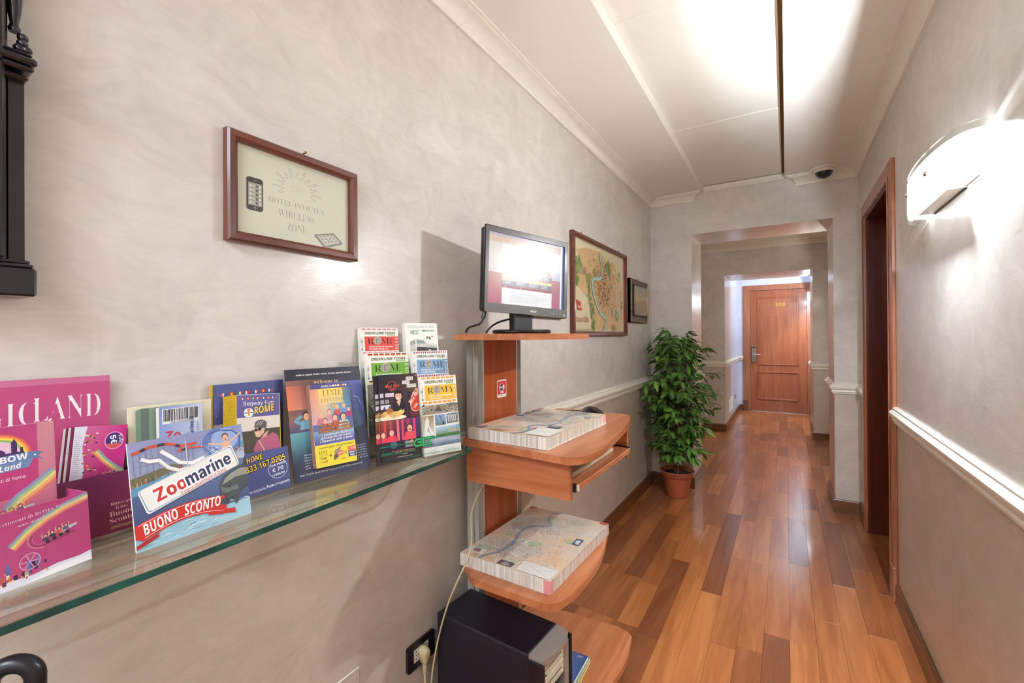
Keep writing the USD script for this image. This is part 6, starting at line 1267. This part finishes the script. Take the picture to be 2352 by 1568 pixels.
def paint_bus(P, w, h):
    P.rect(0, 0, w, h, (240, 238, 230)); P.text('GREEN LINE TOURS', w * .08, h - .0150, .0068, (120, 156, 120), 'sans', width=w * .82); P.line([(w * .08, h - .018), (w * .9, h - .018)], .0005, (170, 200, 170)); glt(P, w * .14, h - .0345, .0115, (84, 140, 96), (226, 238, 226)); P.rect(w * .52, h - .0265, w * .90, h - .0215, (86, 140, 100)); P.text('TOUR OPERATOR', w * .885, h - .0260, .0034, (240, 244, 240), 'bold', width=w * .28, align='r')
    P.circle(w * .66, h - .045, .0030, (40, 130, 80), ry=.004); P.circle(w * .73, h - .044, .0028, (206, 80, 60)); P.circle(w * .75, h - .0475, .0030, (40, 120, 80), ry=.004); P.circle(w * .82, h - .0415, .0026, (210, 70, 60)); P.lines(w * .62, h - .0535, w * .2, 1, .002, .0006, (190, 150, 170))
    y0 = h - .092; P.poly([(w * .12, y0), (w * .12, y0 + .036), (w * .30, y0 + .043), (w * .58, y0 + .040), (w * .62, y0 + .030), (w * .96, y0 + .023), (w * .96, y0)], (206, 200, 194)); P.poly([(w * .14, y0 + .024), (w * .14, y0 + .034), (w * .29, y0 + .040), (w * .29, y0 + .028)], (150, 160, 160)); P.poly([(w * .33, y0 + .029), (w * .33, y0 + .041), (w * .56, y0 + .037), (w * .59, y0 + .029)], (140, 156, 156)); P.poly([(w * .31, y0), (w * .31, y0 + .019), (w * .95, y0 + .015), (w * .95, y0)], (64, 56, 62)); P.rect(w * .14, y0, w * .29, y0 + .014, (186, 190, 170)); P.line([(w * .31, y0), (w * .31, y0 + .042)], .0022, (236, 232, 228)); P.rect(w * .68, y0 + .004, w * .76, y0 + .011, (170, 180, 190)); P.rect(w * .70, y0 + .018, w * .86, y0 + .0205, (120, 180, 130)); P.line([(w * .62, y0 + .032), (w * .95, y0 + .026), (w * .95, y0 + .02)], .0006, (150, 170, 150))
    P.rect(0, 0, w, y0, (236, 234, 226))
simple_leaflet('white tour leaflet with a double-deck bus at the top right of the acrylic holder', at(AC, -.087), .139, .2465, .150, .390, 'white_paper', paint_bus, 4)
def paint_rock(P, w, h):
    P.rect(0, 0, w, h, (38, 30, 40)); P.grad(w * .4, h - .05, w, h, (60, 40, 44), (90, 60, 50), (70, 50, 50), (44, 34, 44)); cx_, cy_ = w * .34, h - .0300
    P.ring(cx_, cy_, .0130, .0011, (232, 92, 66)); P.text('Hard Rock', cx_, cy_ - .0035, .0088, (236, 96, 68), 'script', width=w * .37, align='c', rot=2); P.text('CAFE', cx_, cy_ - .0098, .0036, (232, 92, 66), 'bold', align='c', width=.012)
    for i, (s, x, y) in enumerate([('SEE', .80, .0165), ('THE', .70, .0265), ('SHOW', .84, .0365)]):
        n = len(s); cw_ = .0072
        for k, ch in enumerate(s): X = w * x + (k - n / 2) * cw_; P.rect(X, h - y - .0015, X + cw_ * .9, h - y + .0082, (236, 232, 226)); P.text(ch, X + cw_ * .45, h - y, .0066, (150, 146, 140), 'bold', align='c', width=.0040)
    P.circle(w * .96, h - .006, .0025, (150, 140, 140))
    y1 = h - .046; y0 = h - .118; P.grad(0, y0, w * .72, y1, (70, 44, 40), (60, 40, 50), (64, 44, 60), (54, 40, 52)); P.rect(w * .03, y1 - .014, w * .11, y1 - .003, (206, 200, 206)); P.rect(w * .16, y1 - .013, w * .38, y1 - .003, (226, 206, 214)); P.text('Princess', w * .27, y1 - .0105, .005, (190, 110, 150), 'script', align='c', width=w * .18)
    for x in (.03, .15): P.rect(w * x, y1 - .030, w * (x + .09), y1 - .020, (150, 150, 156)); P.rect(w * x, y1 - .045, w * (x + .12), y1 - .034, (214, 214, 220)); P.poly([(w * (x + .05), y1 - .045), (w * (x + .12), y1 - .045), (w * (x + .10), y1 - .036)], (60, 70, 120))
    P.poly([(w * .30, y0 + .018), (w * .34, y1 - .030), (w * .42, y1 - .024), (w * .55, y1 - .024), (w * .64, y1 - .034), (w * .68, y0 + .012)], (34, 28, 40)); P.poly([(w * .43, y1 - .028), (w * .49, y1 - .040), (w * .54, y1 - .026), (w * .50, y1 - .020)], skin); P.circle(w * .485, y1 - .010, .0125, (30, 24, 26), ry=.0125); P.poly([(w * .39, y1 - .012), (w * .375, y1 - .026), (w * .43, y1 - .026)], (30, 24, 26)); P.poly([(w * .57, y1 - .012), (w * .60, y1 - .028), (w * .54, y1 - .026)], (30, 24, 26)); P.circle(w * .482, y1 - .0135, .0090, (230, 180, 150), ry=.0108); P.poly([(w * .39, y1 - .006), (w * .57, y1 - .006), (w * .55, y1 - .001), (w * .42, y1 - .001)], (30, 24, 26)); P.line([(w * .45, y1 - .0190), (w * .48, y1 - .0208), (w * .515, y1 - .0190)], .0016, (250, 244, 240)); P.circle(w * .455, y1 - .0110, .0010, (40, 30, 30)); P.circle(w * .512, y1 - .0110, .0010, (40, 30, 30))
    P.circle(w * .30, y0 + .003, w * .36, (236, 226, 200), ry=.0065); 
    for x, y, r, c in [(.08, .012, .010, (206, 150, 80)), (.14, .016, .010, (226, 178, 104)), (.27, .014, .015, (214, 160, 92)), (.24, .022, .012, (176, 110, 60)), (.40, .014, .010, (226, 186, 110)), (.52, .016, .011, (236, 196, 110)), (.46, .010, .010, (232, 190, 104)), (.34, .008, .010, (206, 170, 110)), (.18, .007, .009, (230, 210, 160))]: P.circle(w * x, y0 + y, r * .8, c, ry=r * .55)
    for k in range(9): P.line([(w * (.44 + .016 * k), y0 + .010 + (k % 3) * .003), (w * (.48 + .018 * k), y0 + .018 + (k % 4) * .002)], .0018, (240, 206, 120))
    P.poly([(w * .72, y0), (w, y0), (w, y1 + .006), (w * .80, y1 - .010)], (96, 40, 46)); g = affinity.rotate(affinity.scale(Point(0, 0).buffer(1, 18), .0205, .034), -22); g = affinity.translate(g, w * .98, y1 - .026); P.shape(P.clip(g), (240, 214, 196)); P.shape(P.clip(affinity.scale(g, .92, .94)), (206, 56, 44)); P.text('Hard Rock', w * .80, y1 - .040, .0160, (246, 228, 206), 'script', width=.046, rot=56); P.text('CAFE', w * .885, y1 - .050, .0070, (246, 228, 206), 'bold', width=.016, rot=42)
    y3 = y0 - .002; y2 = h - .176; P.grad(0, y2, w, y3, (90, 20, 50), (60, 24, 80), (90, 60, 110), (120, 66, 56)); P.grad(0, y2 + .03, w * .6, y3, (130, 50, 50), (110, 44, 70), (104, 60, 80), (140, 84, 60))
    for x, c in [(.42, (236, 110, 120)), (.54, (220, 70, 90)), (.84, (226, 70, 110)), (.10, (206, 70, 70)), (.24, (190, 60, 70)), (.68, (200, 60, 80))]:
        X = w * x; P.poly([(X - .0034, y2), (X + .0040, y2), (X + .0030, y3 - .012), (X + .0042, y3 - .004), (X, y3 - .001), (X - .0034, y3 - .005), (X - .0026, y3 - .012)], c)
    figure(P, w * .72, y2 - .002, .036, (230, 80, 90), (70, 40, 50), 'none'); P.circle(w * .72, y2 + .026, .0024, (90, 20, 30)); figure(P, w * .26, y2 - .004, .030, (226, 60, 80), (150, 50, 60), 'none'); figure(P, w * .05, y2 - .006, .028, (220, 60, 90), (120, 40, 60), 'none')
    P.grad(0, y2 - .022, w, y2 - .001, (40, 34, 46), (40, 30, 40), (44, 40, 56), (60, 44, 60)); P.circle(w * .30, y2 - .010, .010, (76, 110, 130), ry=.009); P.rect(w * .58, y2 - .020, w * .80, y2 - .004, (150, 150, 160)); P.circle(w * .76, y2 - .010, .006, (206, 160, 140), ry=.008); P.rect(0, 0, w, y2 - .022, (40, 32, 40))
    for k, (yy, c, L) in enumerate([(.0265, (226, 90, 66), .62), (.0225, (226, 90, 66), .5), (.0165, (236, 232, 226), .14), (.0105, (206, 202, 198), .4)]): P.lines(w * (.55 - L / 2), yy, w * L, 1, .003, .0016, c, ragged=.05)
simple_leaflet('black Hard Rock Cafe leaflet half covered at the left of the lower tier', at(AC, -.0085), .0055, .117, .004, .2325, 'black_plastic', paint_rock)
simple_leaflet('black Hard Rock Cafe leaflet in full view at the front of the lower tier', at(AC, -.0045), .0175, .129, .004, .2335, 'black_plastic', paint_rock)

# ================================================================== POTTED TREE
t = T('potted_tree', 'leafy green artificial ficus tree in a terracotta pot in the corner', 'potted plant', (.262, 3.80, 0))
pc = (.262, 3.805, 0)
t.add('pot', lathe([(0, .004), (.082, 0), (.086, .004), (.104, .125), (.108, .150), (.1085, .158), (.112, .160), (.120, .163), (.132, .196), (.134, .203), (.131, .208), (.124, .206), (.117, .19), (.110, .176), (0, .176)], pc, 48), 'terracotta', smooth=28)
t.add('soil', lathe([(0, .182), (.06, .181), (.1135, .178), (.1135, .172), (0, .172)], pc, 32), 'soil')
R = np.random.default_rng(33)
for k in range(3):
    a = k * 2.1; t.add('stem', tube([(pc[0] + .016 * math.cos(a + z * 5), pc[1] + .016 * math.sin(a + z * 5), z) for z in np.linspace(.17, 1.06, 22)], np.linspace(.011, .005, 22), 8), 'trunk_bark', smooth=True)
st = np.array([(0, 0), (.18, .32), (.40, .5), (.62, .43), (.82, .22), (1, 0)])
def leaf(base, d, nrm, L, tone):
    """pointed, folded and drooping leaf with a pale midrib"""
    d = d / np.linalg.norm(d); s = np.cross(d, nrm); s /= np.linalg.norm(s); n = np.cross(s, d); V, C, F = [], [], []
    dk, lt = np.array(lin(tone)), None
    mid = np.minimum(dk * 2.0 + np.array([.05, .06, .0]), 1)
    droop = R.uniform(.05, .35)
    for i, (q, w_) in enumerate(st):
        p = base + d * q * L - np.array((0, 0, 1)) * droop * L * q * q
        wv = s * w_ * L * .50; fold = n * abs(w_) * L * .10
        V += [p - wv + fold, p, p + wv + fold]; C += [dk, mid, dk * 1.1]
        if i: a = 3 * (i - 1); b = 3 * i; F += [(a, a + 1, b + 1), (a, b + 1, b), (a + 1, a + 2, b + 2), (a + 1, b + 2, b + 1)]
    return np.array(V), F, np.array(C)
leaves, twigs = [], []
prof = lambda z: np.interp(z, [.24, .32, .42, .52, .62, .72, .84, .98, 1.10, 1.22, 1.32], [.18, .25, .245, .235, .265, .31, .38, .35, .30, .23, .12])
tones = [(58, 96, 40), (70, 112, 46), (46, 80, 36), (84, 124, 52), (54, 88, 44), (96, 136, 58), (62, 100, 48)]
for i in range(175):
    z0 = .26 + .90 * (i + R.random()) / 175; z0 = z0 if not (.44 < z0 < .54 and R.random() < .25) else z0 + .14; az = i * 2.399 + R.normal(0, .25)
    ztip = z0 + R.uniform(-.02, .16) + (.10 if z0 > .95 else 0); rr = prof(min(max(ztip, .24), 1.3)) * R.uniform(.62, 1.02)
    tip = np.array((pc[0] + rr * math.cos(az), pc[1] + rr * math.sin(az), ztip)); tip[0] = max(tip[0], .045); tip[1] = min(tip[1], YA - .04 if tip[0] < X1 + .02 or True else 9)
    b0 = np.array((pc[0], pc[1], z0)); midp = b0 * .45 + tip * .55 + np.array((0, 0, .05)); tt = np.linspace(0, 1, 9)[:, None]; path = (1 - tt) ** 2 * b0 + 2 * tt * (1 - tt) * midp + tt ** 2 * tip
    twigs.append(tube(path, np.linspace(.0032, .0012, 9), 5))
    n = int(R.integers(6, 10))
    for k in range(n):
        q = .30 + .70 * (k + R.uniform(0, .6)) / n; q = min(q, 1); p = (1 - q) ** 2 * b0 + 2 * q * (1 - q) * midp + q * q * tip
        out = tip - b0; out[2] = 0; out /= np.linalg.norm(out); sd = np.array((-out[1], out[0], 0)) * (1 if k % 2 else -1); d = out * R.uniform(.3, 1) + sd * R.uniform(.2, 1.1) + np.array((0, 0, R.uniform(-1.0, .25)))
        if k == n - 1: d = out + np.array((0, 0, R.uniform(-.5, .5)))
        L = R.uniform(.064, .092); e = p + L * d / np.linalg.norm(d)
        if e[0] < .012 or p[0] < .012 or e[1] > YA - .012 and e[0] < X1 + .02 or min(p[2], e[2]) < .215: continue
        nr = np.array((0, 0, 1.0)) * .8 + out * R.uniform(.0, 1.0) + R.normal(0, .25, 3); leaves.append((p, leaf(p, d, nr, L, tones[int(R.integers(7))])))
t.add('twigs', cat(twigs), 'twig_green', kind='stuff')
eye = np.array(CAM_POS)
leaves.sort(key=lambda q: np.linalg.norm(q[0] - eye) - .25 * max(0, np.linalg.norm((q[0] - np.array((pc[0], pc[1], q[0][2])))[:2])))
for p, (V, F, C) in leaves[:295]: t.add('leaf', TM(V, F), 'leaf', smooth=False, colors=C)
V = np.vstack([q[1][0] for q in leaves[295:]]); n0 = 0; FF = []
for q in leaves[295:]: FF += [tuple(np.array(f) + n0) for f in q[1][1]]; n0 += len(q[1][0])
t.add('inner_leaves', TM(V, FF), 'leaf', colors=np.vstack([q[1][2] for q in leaves[295:]]), kind='stuff')
